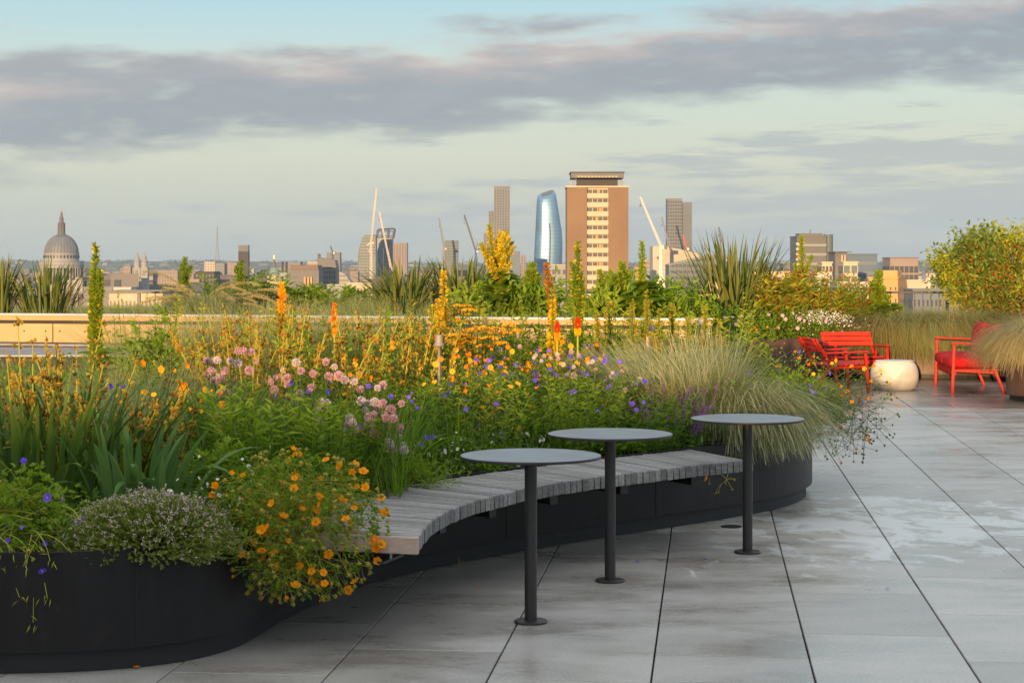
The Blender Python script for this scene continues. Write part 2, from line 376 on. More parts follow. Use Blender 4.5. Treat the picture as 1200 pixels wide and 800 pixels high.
# ------------------------------------------------------------------ terrace and paving
def struct(o, nm=None): o['kind'] = 'structure'; return o
VA = math.atan(228 / F)
CS, SN = math.cos(VA), math.sin(VA)
def uv2xy(u, v): return (u*CS + v*SN, -u*SN + v*CS)
def pave_mat(name, base, stain, wet, rough):
    m, nt, b = newmat(name); L = nt.links.new
    g = nd(nt, 'ShaderNodeNewGeometry'); tc = nd(nt, 'ShaderNodeTexCoord')
    mp = nd(nt, 'ShaderNodeMapping'); L(tc.outputs['Object'], mp.inputs[0])
    mp.inputs['Rotation'].default_value = (0, 0, VA); mp.inputs['Scale'].default_value = (1.0, 2.0, 1.0)
    r0 = ramp(nt, [tuple(c*0.87 for c in base), tuple(min(1, c*1.12) for c in base)]); L(g.outputs['Random Per Island'], r0.inputs[0])
    n1 = nd(nt, 'ShaderNodeTexNoise'); n1.inputs['Scale'].default_value = 1.3; n1.inputs['Detail'].default_value = 8; n1.inputs['Roughness'].default_value = 0.68
    L(mp.outputs[0], n1.inputs[0])
    r1 = ramp(nt, [stain, (1, 1, 1)], [0.30, 0.60]); L(n1.outputs[0], r1.inputs[0])
    mu = nd(nt, 'ShaderNodeMix', data_type='RGBA', blend_type='MULTIPLY'); mu.inputs[0].default_value = 1
    L(r0.outputs[0], mu.inputs[6]); L(r1.outputs[0], mu.inputs[7])
    n2 = nd(nt, 'ShaderNodeTexNoise'); n2.inputs['Scale'].default_value = 70; n2.inputs['Detail'].default_value = 4; L(tc.outputs['Object'], n2.inputs[0])
    r2 = ramp(nt, [(.82, .81, .8), (1.1, 1.1, 1.1)], [0.3, 0.7]); L(n2.outputs[0], r2.inputs[0])
    mu2 = nd(nt, 'ShaderNodeMix', data_type='RGBA', blend_type='MULTIPLY'); mu2.inputs[0].default_value = 1
    L(mu.outputs[2], mu2.inputs[6]); L(r2.outputs[0], mu2.inputs[7])
    # pale tone in patches round one part of the floor, and damp sheen elsewhere
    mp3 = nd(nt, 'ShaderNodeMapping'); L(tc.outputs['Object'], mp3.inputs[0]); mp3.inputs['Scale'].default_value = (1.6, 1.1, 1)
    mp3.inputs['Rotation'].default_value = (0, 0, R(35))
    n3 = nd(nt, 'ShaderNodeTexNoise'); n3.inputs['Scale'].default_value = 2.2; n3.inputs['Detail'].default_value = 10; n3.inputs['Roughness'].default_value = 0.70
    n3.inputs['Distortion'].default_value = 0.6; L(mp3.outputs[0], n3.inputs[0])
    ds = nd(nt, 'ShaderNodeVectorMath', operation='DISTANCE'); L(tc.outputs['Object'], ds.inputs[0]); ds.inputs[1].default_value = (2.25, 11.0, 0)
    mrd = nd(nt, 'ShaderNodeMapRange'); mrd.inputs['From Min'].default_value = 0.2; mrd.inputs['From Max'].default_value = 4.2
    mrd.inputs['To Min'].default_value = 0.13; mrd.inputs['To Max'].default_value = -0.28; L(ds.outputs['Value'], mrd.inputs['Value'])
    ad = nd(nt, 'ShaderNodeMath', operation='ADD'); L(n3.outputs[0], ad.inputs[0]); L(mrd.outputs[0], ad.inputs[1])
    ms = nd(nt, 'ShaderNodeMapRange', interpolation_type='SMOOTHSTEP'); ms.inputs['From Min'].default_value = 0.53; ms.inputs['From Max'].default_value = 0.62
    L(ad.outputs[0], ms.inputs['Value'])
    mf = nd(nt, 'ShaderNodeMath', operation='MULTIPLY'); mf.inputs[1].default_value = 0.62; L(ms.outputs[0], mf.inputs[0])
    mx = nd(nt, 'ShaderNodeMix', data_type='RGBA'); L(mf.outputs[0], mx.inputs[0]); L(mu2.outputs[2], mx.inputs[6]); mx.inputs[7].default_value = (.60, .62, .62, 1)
    L(mx.outputs[2], b.inputs['Base Color'])
    rr = nd(nt, 'ShaderNodeMapRange'); rr.inputs['From Min'].default_value = 0.35; rr.inputs['From Max'].default_value = 0.65
    rr.inputs['To Min'].default_value = rough; rr.inputs['To Max'].default_value = rough + wet; L(n1.outputs[0], rr.inputs['Value'])
    L(rr.outputs[0], b.inputs['Roughness'])
    bn = nd(nt, 'ShaderNodeBump'); bn.inputs['Strength'].default_value = 0.08; bn.inputs['Distance'].default_value = 0.004
    L(n2.outputs[0], bn.inputs['Height']); L(bn.outputs[0], b.inputs['Normal'])
    return m
M['pave'] = pave_mat('grey stone paving', (.375, .36, .335), (.64, .61, .58), 0.26, 0.20)
M['tile'] = pave_mat('brown grey tiles', (.27, .22, .19), (.62, .55, .5), 0.20, 0.22)
M['joint'] = pm('dark open joint', (0.02, 0.019, 0.019), 0.9)
M['render'] = pm('pale render', (0.5, 0.48, 0.45), 0.8, 0, 0.1, 2)
b = MB(); b.box((0, -1.5, -21.1), (46, 66, 41.7)); struct(b.build('roof_slab', M['joint']))
def in_rect(x, y): return -9.5 < x < 9.5
def slab(mb, u0, u1, v0, v1, z0, z1, ch=0.0025):
    P = [uv2xy(u0, v0), uv2xy(u1, v0), uv2xy(u1, v1), uv2xy(u0, v1)]
    Q = [uv2xy(u0+ch, v0+ch), uv2xy(u1-ch, v0+ch), uv2xy(u1-ch, v1-ch), uv2xy(u0+ch, v1-ch)]
    V = [(x, y, z0) for x, y in P] + [(x, y, z1-ch) for x, y in P] + [(x, y, z1) for x, y in Q]
    f = [[8, 9, 10, 11]]
    for i in range(4):
        j = (i+1) % 4
        f += [[i, j, 4+j, 4+i], [4+i, 4+j, 8+j, 8+i]]
    mb.add(V, f)
UJ, VJ, LU, LV = 0.397, 7.864, 0.6, 0.99
VEND = 20.55
mb = MB()
for iu in range(-16, 18):
    u0 = UJ + iu*LU
    off = 0.0 if iu % 2 == 0 else LV/2
    v = VJ + off - 12*LV
    while v < VEND:
        v1 = min(v + LV, VEND)
        if v1 - v > 0.02: slab(mb, u0+.0035, u0+LU-.0035, v+.002, v1-.002, -0.05, 0.0)
        v += LV
struct(mb.build('paving', M['pave']))
mb = MB()
for iu in range(-26, 26):
    u0 = UJ + iu*0.45
    v = VEND + (0.0 if iu % 2 == 0 else -0.3)
    while v < 29.3:
        a, c = max(v, VEND+.002), v + 0.6
        slab(mb, u0+.004, u0+.446, a+.002, c-.004, -0.05, -0.001)
        v += 0.6
struct(mb.build('terrace_tiles', M['tile']))
# unseen pavilion behind the camera, sized so its shadow covers the terrace front
t = thing('unseen_shade_pavilion', 'unseen long pale rendered rooftop pavilion behind the viewer, sized to shade the planters', 'building', (-10, -29, 0))
b = MB(); b.box((0, 0, 1.35), (44, 6, 2.7)); b.build('wall', M['render'], t)
b = MB(); b.bbox((0, 0, 2.84), (44.6, 6.6, 0.28), 0.02); b.build('roof', M['alu'], t)
for i in range(12):
    b = MB(); b.box((-19.8 + i*3.6, 3.03, 1.25), (2.6, 0.06, 2.3)); b.build('window', M['steel_dark'], t)

# ------------------------------------------------------------------ main planter
def catmull(P, n=12, closed=True):
    P = np.array(P, float); N = len(P); out = []
    for i in range(N if closed else N-1):
        if closed: p = [P[(i+k-1) % N] for k in range(4)]
        else: p = [P[max(i-1, 0)], P[i], P[i+1], P[min(i+2, N-1)]]
        for t_ in np.arange(n)/n:
            out.append(0.5*((2*p[1]) + (-p[0]+p[2])*t_ + (2*p[0]-5*p[1]+4*p[2]-p[3])*t_**2 + (-p[0]+3*p[1]-3*p[2]+p[3])*t_**3))
    if not closed: out.append(P[-1])
    return np.array(out)
CT = [(-4.4, 7.35), (-3.2, 7.05), (-2.5, 6.99), (-1.916, 7.00), (-1.55, 7.055), (-1.28, 7.2), (-1.12, 7.42), (-1.04, 7.70), (-.97, 8.08), (-.84, 8.57), (-.657, 9.02),
      (-.427, 9.39), (-.177, 9.73), (.15, 10.12), (.50, 10.50), (1.0, 11.0), (1.344, 11.36), (1.66, 11.75), (1.88, 12.18), (1.99, 12.65), (1.98, 13.15),
      (1.8, 13.7), (1.4, 14.2), (.8, 14.7), (-.2, 15.1), (-1.5, 15.25), (-3, 15.2), (-4.4, 14.6), (-5.2, 13), (-5.5, 11), (-5.3, 9)]
CON = catmull(CT, 10)
def offset(P, r):
    T = np.roll(P, -1, 0) - np.roll(P, 1, 0); T = unit(T)
    return P + np.stack([T[:, 1], -T[:, 0]], -1) * r           # outwards for a counter-clockwise outline
OUT = offset(CON, 0.03); PLI = offset(CON, -0.01)
def wallring(mb, A, z0, z1, m=0):
    n = len(A); k = np.arange(n); k2 = (k+1) % n
    V = np.concatenate([np.c_[A, np.full(n, z0)], np.c_[A, np.full(n, z1)]])
    mb.add(V, np.c_[k, k2, k2+n, k+n], m)
def flatring(mb, A, B, z, m=0):
    n = len(A); k = np.arange(n); k2 = (k+1) % n
    V = np.concatenate([np.c_[A, np.full(n, z)], np.c_[B, np.full(n, z)]])
    mb.add(V, np.c_[k, k2, k2+n, k+n], m)
tp = thing('planter', 'long curved charcoal steel planter overflowing with wildflowers', 'planter', (0, 0, 0))
mb = MB(); wallring(mb, OUT, 0.085, 0.455); flatring(mb, OUT, offset(CON, -0.005), 0.0855)
mb.build('body', M['planter'], tp, smooth=True)
mb = MB(); flatring(mb, OUT, offset(CON, 0.005), 0.4554); wallring(mb, offset(CON, 0.005), 0.38, 0.4554)
mb.build('rim', M['planter'], tp, smooth=False)
mb = MB(); wallring(mb, PLI, 0.001, 0.087); mb.build('plinth', M['plinth'], tp, smooth=True)
mb = MB(); mb.ngon(np.c_[offset(CON, 0.0), np.full(len(CON), SOIL-.02)]); mb.build('soil', M['soil'], tp)
arc = np.concatenate([[0], np.cumsum(np.linalg.norm(np.diff(OUT, axis=0), axis=1))])
def at_s(A, s_): return np.array([np.interp(s_, arc, A[:, 0]), np.interp(s_, arc, A[:, 1])])
def nearest_s(p): return arc[np.argmin(np.linalg.norm(OUT - np.array(p), axis=1))]
for px_, py_ in ((147, 776), (330, 728), (588, 650), (764, 622)):
    d_ = H*F/(py_-HY); s_ = nearest_s((wx(px_, d_), d_)); p = at_s(OUT, s_); q = at_s(OUT, s_+.02); th = math.atan2(*(q-p)[::-1])
    mb = MB(); mb.box((p[0], p[1], 0.27), (0.004, 0.004, 0.366), rot=Matrix.Rotation(th, 3, 'Z')); mb.build('panel_joint', M['seam'], tp)

# ------------------------------------------------------------------ bench
tb = thing('slatted_bench', 'weathered grey timber slatted bench curving along the planter', 'bench', (0, 0, 0))
s0, s1 = nearest_s((-1.02, 7.64)), nearest_s((1.03, 11.0))
IN_ = offset(CON, 0.06)
FR = [(-.369, 7.43), (-.352, 7.75), (-.316, 8.03), (-.215, 8.44), (-.103, 8.70), (.07, 9.05), (.29, 9.36), (.544, 9.65), (.861, 9.97), (1.285, 10.36)]
FRc = catmull(FR, 14, closed=False)
fa = np.concatenate([[0], np.cumsum(np.linalg.norm(np.diff(FRc, axis=0), axis=1))])
NS = 72
mb = MB()
random.seed(3)
for i in range(NS):
    f0, f1 = (i + 0.07)/NS, (i + 0.93)/NS
    def fr(f): return np.array([np.interp(f*fa[-1], fa, FRc[:, 0]), np.interp(f*fa[-1], fa, FRc[:, 1])])
    def bk(f): return at_s(IN_, s0 + (s1-s0)*f**0.97)
    j = random.uniform(-.004, .004); e = random.uniform(-.0015, .0015)
    zt = 0.452 + e; zb = zt - 0.062; ch = 0.005
    a, c = fr(f0), fr(f1); p, q = bk(f0), bk(f1)
    n_ = unit((a+c)/2 - (p+q)/2); a = a + n_*j; c = c + n_*j
    ta = unit(c-a)
    ring = lambda A, C: [(A[0], A[1], zb), (A[0], A[1], zt-ch), *( [(A[0]+ta[0]*ch, A[1]+ta[1]*ch, zt), (C[0]-ta[0]*ch, C[1]-ta[1]*ch, zt)] ), (C[0], C[1], zt-ch), (C[0], C[1], zb)]
    A2, C2 = a - n_*ch, c - n_*ch
    V = np.array([(x, y, z) for x, y, z in ring(a, c)]); V[:, 2] = np.where(V[:, 2] > zt-ch-1e-6, V[:, 2]-ch*.9, V[:, 2])
    V2 = np.array(ring(A2, C2)); V3 = np.array(ring(p, q))
    VV = np.concatenate([V, V2, V3]); fs = []
    for k in range(2):
        for z in range(6): fs.append([k*6+z, k*6+(z+1) % 6, k*6+6+(z+1) % 6, k*6+6+z])
    n0 = mb.n; mb.add(VV, fs); mb.f.append((np.array([[5, 4, 3, 2, 1, 0]])+n0, 0)); mb.f.append((np.array([[12, 13, 14, 15, 16, 17]])+n0, 0))
mb.build('slatted_seat', M['timber'], tb)
# end board facing the viewer
a, p = FRc[0], at_s(IN_, s0)
dirv = unit(p - a); L_ = np.linalg.norm(p-a); th = math.atan2(dirv[1], dirv[0]); mid = (a+p)/2 + np.array([0, -.030])
mb = MB(); mb.bbox((mid[0], mid[1], 0.419), (L_, 0.026, 0.068), 0.004, rot=Matrix.Rotation(th, 3, 'Z')); mb.build('end_board', M['timber_end'], tb)
mb = MB(); mb.box((mid[0]-.04, mid[1]+.10, 0.350), (L_*.8, 0.22, 0.010), rot=Matrix.Rotation(th, 3, 'Z')); mb.build('support_plate', M['steel_dark'], tb)
for k in (0.12, 0.34):
    mb = MB(); q = a + dirv*k; mb.box((q[0], q[1]+.05, 0.371), (0.008, 0.06, 0.032)); mb.build('bracket', M['galv'], tb)
for k in (0.12, 0.26, 0.42, 0.58, 0.74, 0.9):
    f_ = np.array([np.interp(k*fa[-1], fa, FRc[:, 0]), np.interp(k*fa[-1], fa, FRc[:, 1])]); g_ = at_s(OUT, s0+(s1-s0)*k)
    dv_ = unit(g_-f_); st = f_ + dv_*.07; L2 = np.linalg.norm(g_-st); mm = (st+g_)/2
    mb = MB(); mb.box((mm[0], mm[1], 0.361), (L2, 0.05, 0.055), rot=Matrix.Rotation(math.atan2(dv_[1], dv_[0]), 3, 'Z')); mb.build('support_arm', M['steel_dark'], tb)
mb = MB(); mb.tube([tuple(at_s(OUT, s0+(s1-s0)*k)*.45+np.array([np.interp(k*fa[-1], fa, FRc[:, 0]), np.interp(k*fa[-1], fa, FRc[:, 1])])*.55)+(0.372,) for k in lin(0.02, .97, 30)], 0.014, 6)
mb.build('support_rail', M['steel_dark'], tb)

# ------------------------------------------------------------------ tables
def table(label, px, py):
    d = H*F/(py-HY); t = thing('pedestal_table', label, 'table', (wx(px, d), d, 0), 0, 'round pedestal tables in front of the bench')
    mb = MB(); r = 0.30
    mb.lathe([(0, .703), (r-.01, .703), (r-.002, .706), (r, .710), (r-.002, .7145), (r-.012, .716), (0, .716)], n=72); mb.build('table_top', [M['tabletop']], t, smooth=False)
    mb = MB(); mb.lathe([(r-.02, .7005), (r+.001, .7035), (r+.0018, .709), (r+.001, .7135), (r-.004, .7148)], n=72); mb.build('edge_band', M['steel_dark'], t)
    mb = MB(); mb.lathe([(.0265, .008), (.0265, .7)], n=32); mb.lathe([(.0265, .69), (.06, .699), (.06, .7025)], n=32); mb.build('post', M['steel_dark'], t, smooth=True)
    mb = MB(); mb.lathe([(.071, 0.001), (.071, .008), (.066, .012), (.0266, .0135)], n=40); mb.build('base_plate', M['steel_dark'], t)
    return t
table('round grey pedestal table closest to the orange flowers and left end of bench', 622, 729)
table('middle of three round grey pedestal tables beside the curved bench', 715, 681)
table('round grey pedestal table farthest right, against the feathery grass', 876, 647.5)
mb = MB(); d_ = H*F/(617-HY)
mb.lathe([(.062, 0.001), (.062, .005), (.055, .007), (.02, .007), (0, .006)], (wx(857, d_), d_, 0), 28)
tag(mb.build('drain_cover', M['steel_dark']), 'small round dark drain cover in paving near planter', 'drain')
# ------------------------------------------------------------------ the city beyond
def fac(name, col, rough=0.7, var=0.12, scale=0.08): return pm(name, col, rough, 0, var, scale)
M['stone'] = fac('grey portland stone', (.225, .235, .25)); M['stonedk'] = fac('dark grey stone', (.115, .115, .12))  # stonedk is the darker of the two grey stones
M['lead'] = pm('lead roofing', (.135, .15, .175), .6, .1, .12, .1)
M['brick'] = fac('brown brick', (.180, .116, .075), .85); M['brickred'] = fac('red brick', (.15, .095, .085), .85)
M['brickdk'] = fac('dark brick chimney', (.045, .040, .042), .8)
M['cream'] = fac('cream concrete', (.40, .345, .26)); M['conc'] = fac('grey concrete', (.205, .215, .23)); M['white'] = fac('white render', (.40, .385, .36))
M['greyblue'] = fac('blue grey cladding', (.105, .13, .165), .6); M['darkclad'] = fac('dark cladding', (.07, .075, .085), .4)
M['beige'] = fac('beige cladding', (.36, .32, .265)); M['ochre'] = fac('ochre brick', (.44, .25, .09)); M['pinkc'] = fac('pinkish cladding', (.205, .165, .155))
M['copper'] = fac('green copper', (.13, .20, .17)); M['gold'] = pm('gilding', (.75, .5, .12), .35, .8, .1, 1)
M['glassw'] = pm('dark window glass', (.030, .040, .055), .45, 0, .3, .15, 0, .4)
M['glassb'] = pm('blue curtain glass', (.12, .24, .40), .40, .45, .22, .03, 0, .5)
M['glassn'] = pm('dark blue window glass', (.06, .10, .16), .5, .1, .2, .05, 0, .4)
M['glassg'] = pm('green grey curtain glass', (.095, .125, .13), .55, .0, .2, .05, 0, .3)
M['craneW'] = pm('pale crane paint', (.62, .55, .47), .6, 0, .1, .2); M['craneD'] = pm('dark crane steel', (.10, .10, .11), .6); M['craneR'] = pm('red crane paint', (.5, .10, .07), .6)
M['roofgrey'] = fac('flat roof felt', (.17, .17, .175), .9)
GL = GROUND
def body(mb, w, dep, z0, z1, m=0): mb.box((0, dep/2, (z0+z1)/2), (w, dep, z1-z0), m)
def runs(a, b, n, fill):
    a = np.array(a); b = np.array(b); out = []
    for i in range(n):
        t0, t1 = (i+.5-fill/2)/n, (i+.5+fill/2)/n
        out += [(a+(b-a)*i/n, 0), (a+(b-a)*t0, 1), (a+(b-a)*t1, 0)]
    return out + [(b, 0)]
def strip(mb, path, hz, z0=0.0, thick=.3):
    """one connected band of panes and mullions along a path of (point, material of the piece that follows)"""
    P = [np.array(p) for p, m in path]; n = len(P)
    T = [unit(P[min(i+1, n-1)]-P[max(i-1, 0)]) for i in range(n)]
    I = [p + np.array([-t_[1], t_[0]])*thick for p, t_ in zip(P, T)]
    V = [(p[0], p[1], z0-hz) for p in P] + [(p[0], p[1], z0+hz) for p in P] + [(p[0], p[1], z0+hz) for p in I] + [(p[0], p[1], z0-hz) for p in I]
    n0 = mb.n; first = True
    for m in (0, 1):
        fs = []
        for i in range(n-1):
            if path[i][1] != m: continue
            for k in range(3): 
                fs.append([i+n*k, i+1+n*k, i+1+n*(k+1), i+n*(k+1)] if k < 2 else [i+1, i, i+3*n, i+1+3*n])
        if fs:
            if first: mb.add(V, fs, m); first = False
            else: mb.f.append((np.array(fs)+n0, m))
def block(name, label, cat, x0, x1, yt, d, depth=18, wall='stone', fh=3.4, rows=0, cols=5, fill=.6, win='glassw', hfrac=.5, top=1.2, rot=0, roof='roofgrey', side=True, cap=None, first=1.0):
    w = (x1-x0)*d/F; zt = wz(yt, d)
    t = thing(name, label, cat, (wx((x0+x1)/2, d), d, GL), rot)
    h = zt-GL
    mb = MB(); body(mb, w, depth, 0, h); mb.build('wall', M[wall], t)
    mb = MB(); c = cap or wall
    mb.box((0, depth/2, h+.15), (w+.5, depth+.5, .3+.0), 0); mb.box((0, depth/2, h+.304), (w-.6, depth-.6, .01), 1); mb.build('roof', [M[c], M[roof]], t)
    proto = None
    for k in range(min(rows, 60)):
        z = h - top - first - fh*k - fh*hfrac/2
        if z < 3: break
        if proto is None:
            mb = MB(); pw = w/cols; path = []
            if side:
                n2 = max(2, int(round(depth/pw)))
                path += runs((-w/2-.12, depth), (-w/2-.12, -.12), n2, fill)
            path += runs((-w/2-.12, -.12), (w/2+.12, -.12), cols, fill)
            if side: path += runs((w/2+.12, -.12), (w/2+.12, depth), n2, fill)
            strip(mb, path, fh*hfrac/2); proto = mb.build('window_row', [M[wall], M[win]], t, (0, 0, z))
        else: dup(proto, loc=(0, 0, z), parent=t)
    return t, w, h
def outline(name, label, cat, poly, d, depth, wall, rows=0, fh=3.4, win='glassw', ybot=None, hfrac=.5, inset=.04, cols=8, fill=.7):
    """tower of any outline (pixel polygon, top part); reaches the ground"""
    P = [(wx(a, d), wz(b, d)-GL) for a, b in poly]; cx = sum(p[0] for p in P)/len(P)
    P = [(a-cx, b) for a, b in P]
    t = thing(name, label, cat, (cx, d, GL))
    mb = MB(); mb.prismy(P, 0, depth); mb.build('wall', M[wall], t)
    zs = [p[1] for p in P]; z = max(zs)-fh*.9; A = np.array(P)
    for k in range(min(rows, 90)):
        xs = []
        for (ax, az), (bx, bz) in zip(P, P[1:]+P[:1]):
            if (az-z)*(bz-z) < 0: xs.append(ax+(bx-ax)*(z-az)/(bz-az))
        if len(xs) >= 2 and z > 4:
            l, r = min(xs), max(xs); w = r-l; l += w*inset; r -= w*inset; w = r-l
            mb = MB(); strip(mb, runs((l, -.14), (r, -.14), cols, fill), fh*hfrac/2, z); mb.build('window_row', [M[wall], M[win]], t)
        z -= fh
    return t
def lattice(mb, p, q, w, m=0, n=None, tri=False, r=.16):
    p = np.array(p, float); q = np.array(q, float); D = q-p; L = np.linalg.norm(D); D /= L
    a = unit(np.cross(D, [0, 1, 0.01])); b2 = np.cross(D, a); n = n or max(4, int(L/(w*1.2)))
    cs = [a*w/2+b2*w/2, a*w/2-b2*w/2, -a*w/2-b2*w/2, -a*w/2+b2*w/2]
    for c in cs: mb.tube([p+c, q+c*.75], r, 4, m)
    for i in range(n):
        t0, t1 = i/n, (i+1)/n
        for k in range(4):
            c, e = cs[k], cs[(k+1) % 4]
            if i % 2: c, e = e, c
            mb.tube([p+D*L*t0+c*(1-.25*t0), p+D*L*t1+e*(1-.25*t1)], r*.7, 3, m)
def crane(label, d, mx, mtop, jx, jy, mat='craneW', w=2.0, tail=(-7, 6), r=.3, mbase=345, base=False):
    t = thing('tower_crane', label, 'crane', (wx(mx, d), d, GL), 0, 'tower cranes on the skyline')
    zt = wz(mtop, d)-GL; jt = (wx(jx, d)-wx(mx, d), 0, wz(jy, d)-GL)
    mb = MB(); lattice(mb, (0, 0, 0), (0, 0, zt), w, 0, r=r); mb.build('mast', M[mat], t)
    if base:
        mb = MB(); s_ = d/F
        mb.lathe([(7*s_, wz(332, d)-GL-6), (7*s_, wz(330, d)-GL), (4*s_, wz(325, d)-GL), (2.6*s_, wz(316, d)-GL), (2.2*s_, zt)], n=16); mb.build('mast_shroud', M[mat], t)
    mb = MB(); lattice(mb, (0, 0, zt), jt, w*.72, 0, r=r*.8); mb.build('jib', M[mat], t)
    s_ = d/F; tl = (tail[0]*s_, 0, zt+tail[1]*s_*.35)
    mb = MB(); lattice(mb, (0, 0, zt), tl, w*.6, 0, 4, r=r*.7); mb.build('counter_jib', M[mat], t)
    mb = MB(); mb.box((tl[0], 0, tl[2]-.8), (2.6, 2.2, 2.6)); mb.build('counterweight', M['craneD'], t)
    ap = (tl[0]*.35, 0, zt+tail[1]*s_)
    mb = MB(); mb.tube([(0, 0, zt), ap], r*.8, 4); mb.tube([ap, tl], r*.45, 4); mb.tube([ap, (jt[0]*.8, 0, zt+(jt[2]-zt)*.8)], r*.3, 3); mb.build('tie_frame', M[mat], t)
    mb = MB(); mb.box((w*.9, -.4, zt-.6), (1.8, 2.0, 2.2)); mb.build('cab', M['craneW'], t)
    hk = (jt[0], 0, jt[2]-10*s_)
    mb = MB(); mb.tube([jt, hk], r*.3, 3); mb.box(hk, (1.1, 1.0, 1.6)); mb.build('hook_block', M['craneD'], t)
    return t

# domed cathedral
d = 1600; s = d/F
t = thing('cathedral', 'grey domed stone cathedral with colonnaded drum and gold-tipped lantern, far left skyline', 'cathedral', (wx(72, d), d, GL))
def zz(py): return wz(py, d)-GL
mb = MB(); mb.lathe([(27*s, 0), (27*s, zz(334)), (26*s, zz(333)), (22.0*s, zz(333))], n=48); mb.build('drum_base', M['stone'], t)
mb = MB(); mb.lathe([(21.5*s, zz(336)), (21.5*s, zz(314))], n=48); mb.build('drum', M['stonedk'], t, smooth=True)
pc = None
for i in range(40):
    a = i*2*PI/40
    if pc is None:
        mb = MB(); mb.lathe([(.95*s, zz(333)), (.78*s, zz(332)), (.70*s, zz(316)), (.9*s, zz(315)), (.9*s, zz(314))], n=8); pc = mb.build('column', M['stone'], t, smooth=True); pc.location = (24.6*s, 0, 0)
    else: dup(pc, loc=(24.6*s*math.cos(a), 24.6*s*math.sin(a), 0), parent=t)
mb = MB(); mb.lathe([(21*s, zz(314)), (26.0*s, zz(314)), (26.0*s, zz(311.2)), (26.8*s, zz(310.8)), (26.8*s, zz(310)), (25.6*s, zz(309.8)), (25.6*s, zz(306.8)), (26*s, zz(306.6)), (26*s, zz(306.1)), (19*s, zz(306))], n=64); mb.build('gallery', M['stone'], t)
mb = MB(); mb.lathe([(20.2*s, zz(306.5)), (20.2*s, zz(297.4)), (20.8*s, zz(297.2)), (20.8*s, zz(296.4)), (19.2*s, zz(296.3))], n=64); mb.build('attic', M['stone'], t)
pw = None
for i in range(32):
    a = i*2*PI/32
    mb = MB(); mb.box((0, 0, 0), (.8, 1.7*s, 3.4*s)) if pw is None else None
    if pw is None: pw = mb.build('attic_window', M['glassw'], t, (20.2*s, 0, zz(300.8)))
    else: dup(pw, loc=(20.2*s*math.cos(a), 20.2*s*math.sin(a), zz(300.8)), rotz=a, parent=t)
prof = [(19.3*s*math.cos(q)+.0, zz(296.6)+22*s*math.sin(q)) for q in lin(0, 1.36, 14)]
mb = MB(); mb.lathe(prof, n=64)
for i in range(32):
    a = i*2*PI/32; mb.tube([((r_+.15*s)*math.cos(a), (r_+.15*s)*math.sin(a), z_) for r_, z_ in prof], .42*s, 4, 0)
mb.build('dome', M['lead'], t, smooth=True)
mb = MB(); mb.lathe([(5.2*s, zz(276.5)), (5.2*s, zz(274.6)), (4.2*s, zz(274)), (3.5*s, zz(273)), (3.2*s, zz(262.5)), (4.0*s, zz(262)), (4.0*s, zz(261)), (2.5*s, zz(260)), (2.3*s, zz(256.5)), (2.8*s, zz(256)), (1.9*s, zz(254.6)), (1.2*s, zz(250)), (.7*s, zz(248.4)), (.5*s, zz(248))], n=24)
for i in range(8):
    a = i*PI/4; mb.tube([(4.2*s*math.cos(a), 4.2*s*math.sin(a), zz(274)), (3.9*s*math.cos(a), 3.9*s*math.sin(a), zz(262))], .55*s, 6)
mb.build('lantern', M['stonedk'], t)
mb = MB(); mb.lathe([(.2*s, zz(248)), (1.0*s, zz(247.3)), (1.0*s, zz(246.6)), (.2*s, zz(246))], n=12); mb.tube([(0, 0, zz(246.4)), (0, 0, zz(243))], .28*s, 6); mb.tube([(-.9*s, 0, zz(244.4)), (.9*s, 0, zz(244.4))], .25*s, 6); mb.build('cross', M['gold'], t)
# twin towers
d = 1640; s = d/F
t = thing('church_towers', 'pair of pale baroque stone bell towers with pointed gilt tops right of big dome', 'church', (wx(165, d), d, GL))
mb = MB(); mb.box((0, 10, zz(341)/2), (44*s, 40*s, zz(341))); mb.build('nave', M['stone'], t)
for cx in (-4.4, 4.2):
    mb = MB(); x = cx*s
    mb.box((x, 0, zz(326)/2), (9.2*s, 9*s, zz(326))); mb.box((x, 0, zz(325.6)), (10*s, 10*s, 1.2*s)); mb.box((x, 0, (zz(325)+zz(314))/2), (8.0*s, 7.6*s, 11*s))
    for sx in (-1, 1):
        for sy in (-1, 1): mb.tube([(x+sx*4.1*s, sy*4.1*s, zz(325)), (x+sx*4.1*s, sy*4.1*s, zz(314.6))], .7*s, 6)
    mb.box((x, 0, zz(313.8)), (9.4*s, 9*s, 1.1*s))
    mb.lathe([(3.9*s, zz(313.4)), (3.7*s, zz(307)), (4.1*s, zz(306.6)), (4.1*s, zz(306)), (2.9*s, zz(305)), (2.6*s, zz(302)), (2.9*s, zz(301.6)), (1.9*s, zz(300)), (1.0*s, zz(297.6)), (.3*s, zz(296.6))], (x, 0, 0), 12)
    mb.build('bell_tower', M['stone'], t)
    mb = MB(); mb.box((x, -4.0*s, zz(319.6)), (3*s, .8*s, 6*s)); mb.build('bell_opening', M['glassw'], t)
    mb = MB(); mb.lathe([(.3*s, zz(297)), (.8*s, zz(296)), (.3*s, zz(295)), (.05, zz(293.8))], (x, 0, 0), 8); mb.build('finial', M['gold'], t)
block('apartment_block', 'narrow reddish brick block half hidden behind twin bell towers', 'building', 144.5, 153, 312, 1900, 20, 'pinkc', 3.4, 10, 3, .5)
block('office_block', 'gridded brick and white office block right of the twin bell towers', 'building', 179.5, 208, 317, 1750, 25, 'pinkc', 3.3, 7, 9, .55, hfrac=.6, top=.6)
block('white_pavilion', 'low white flat-roofed hall in front of twin bell towers', 'building', 133, 153.5, 337, 900, 14, 'white', 3, 1, 6, .6, hfrac=.5, top=.8)
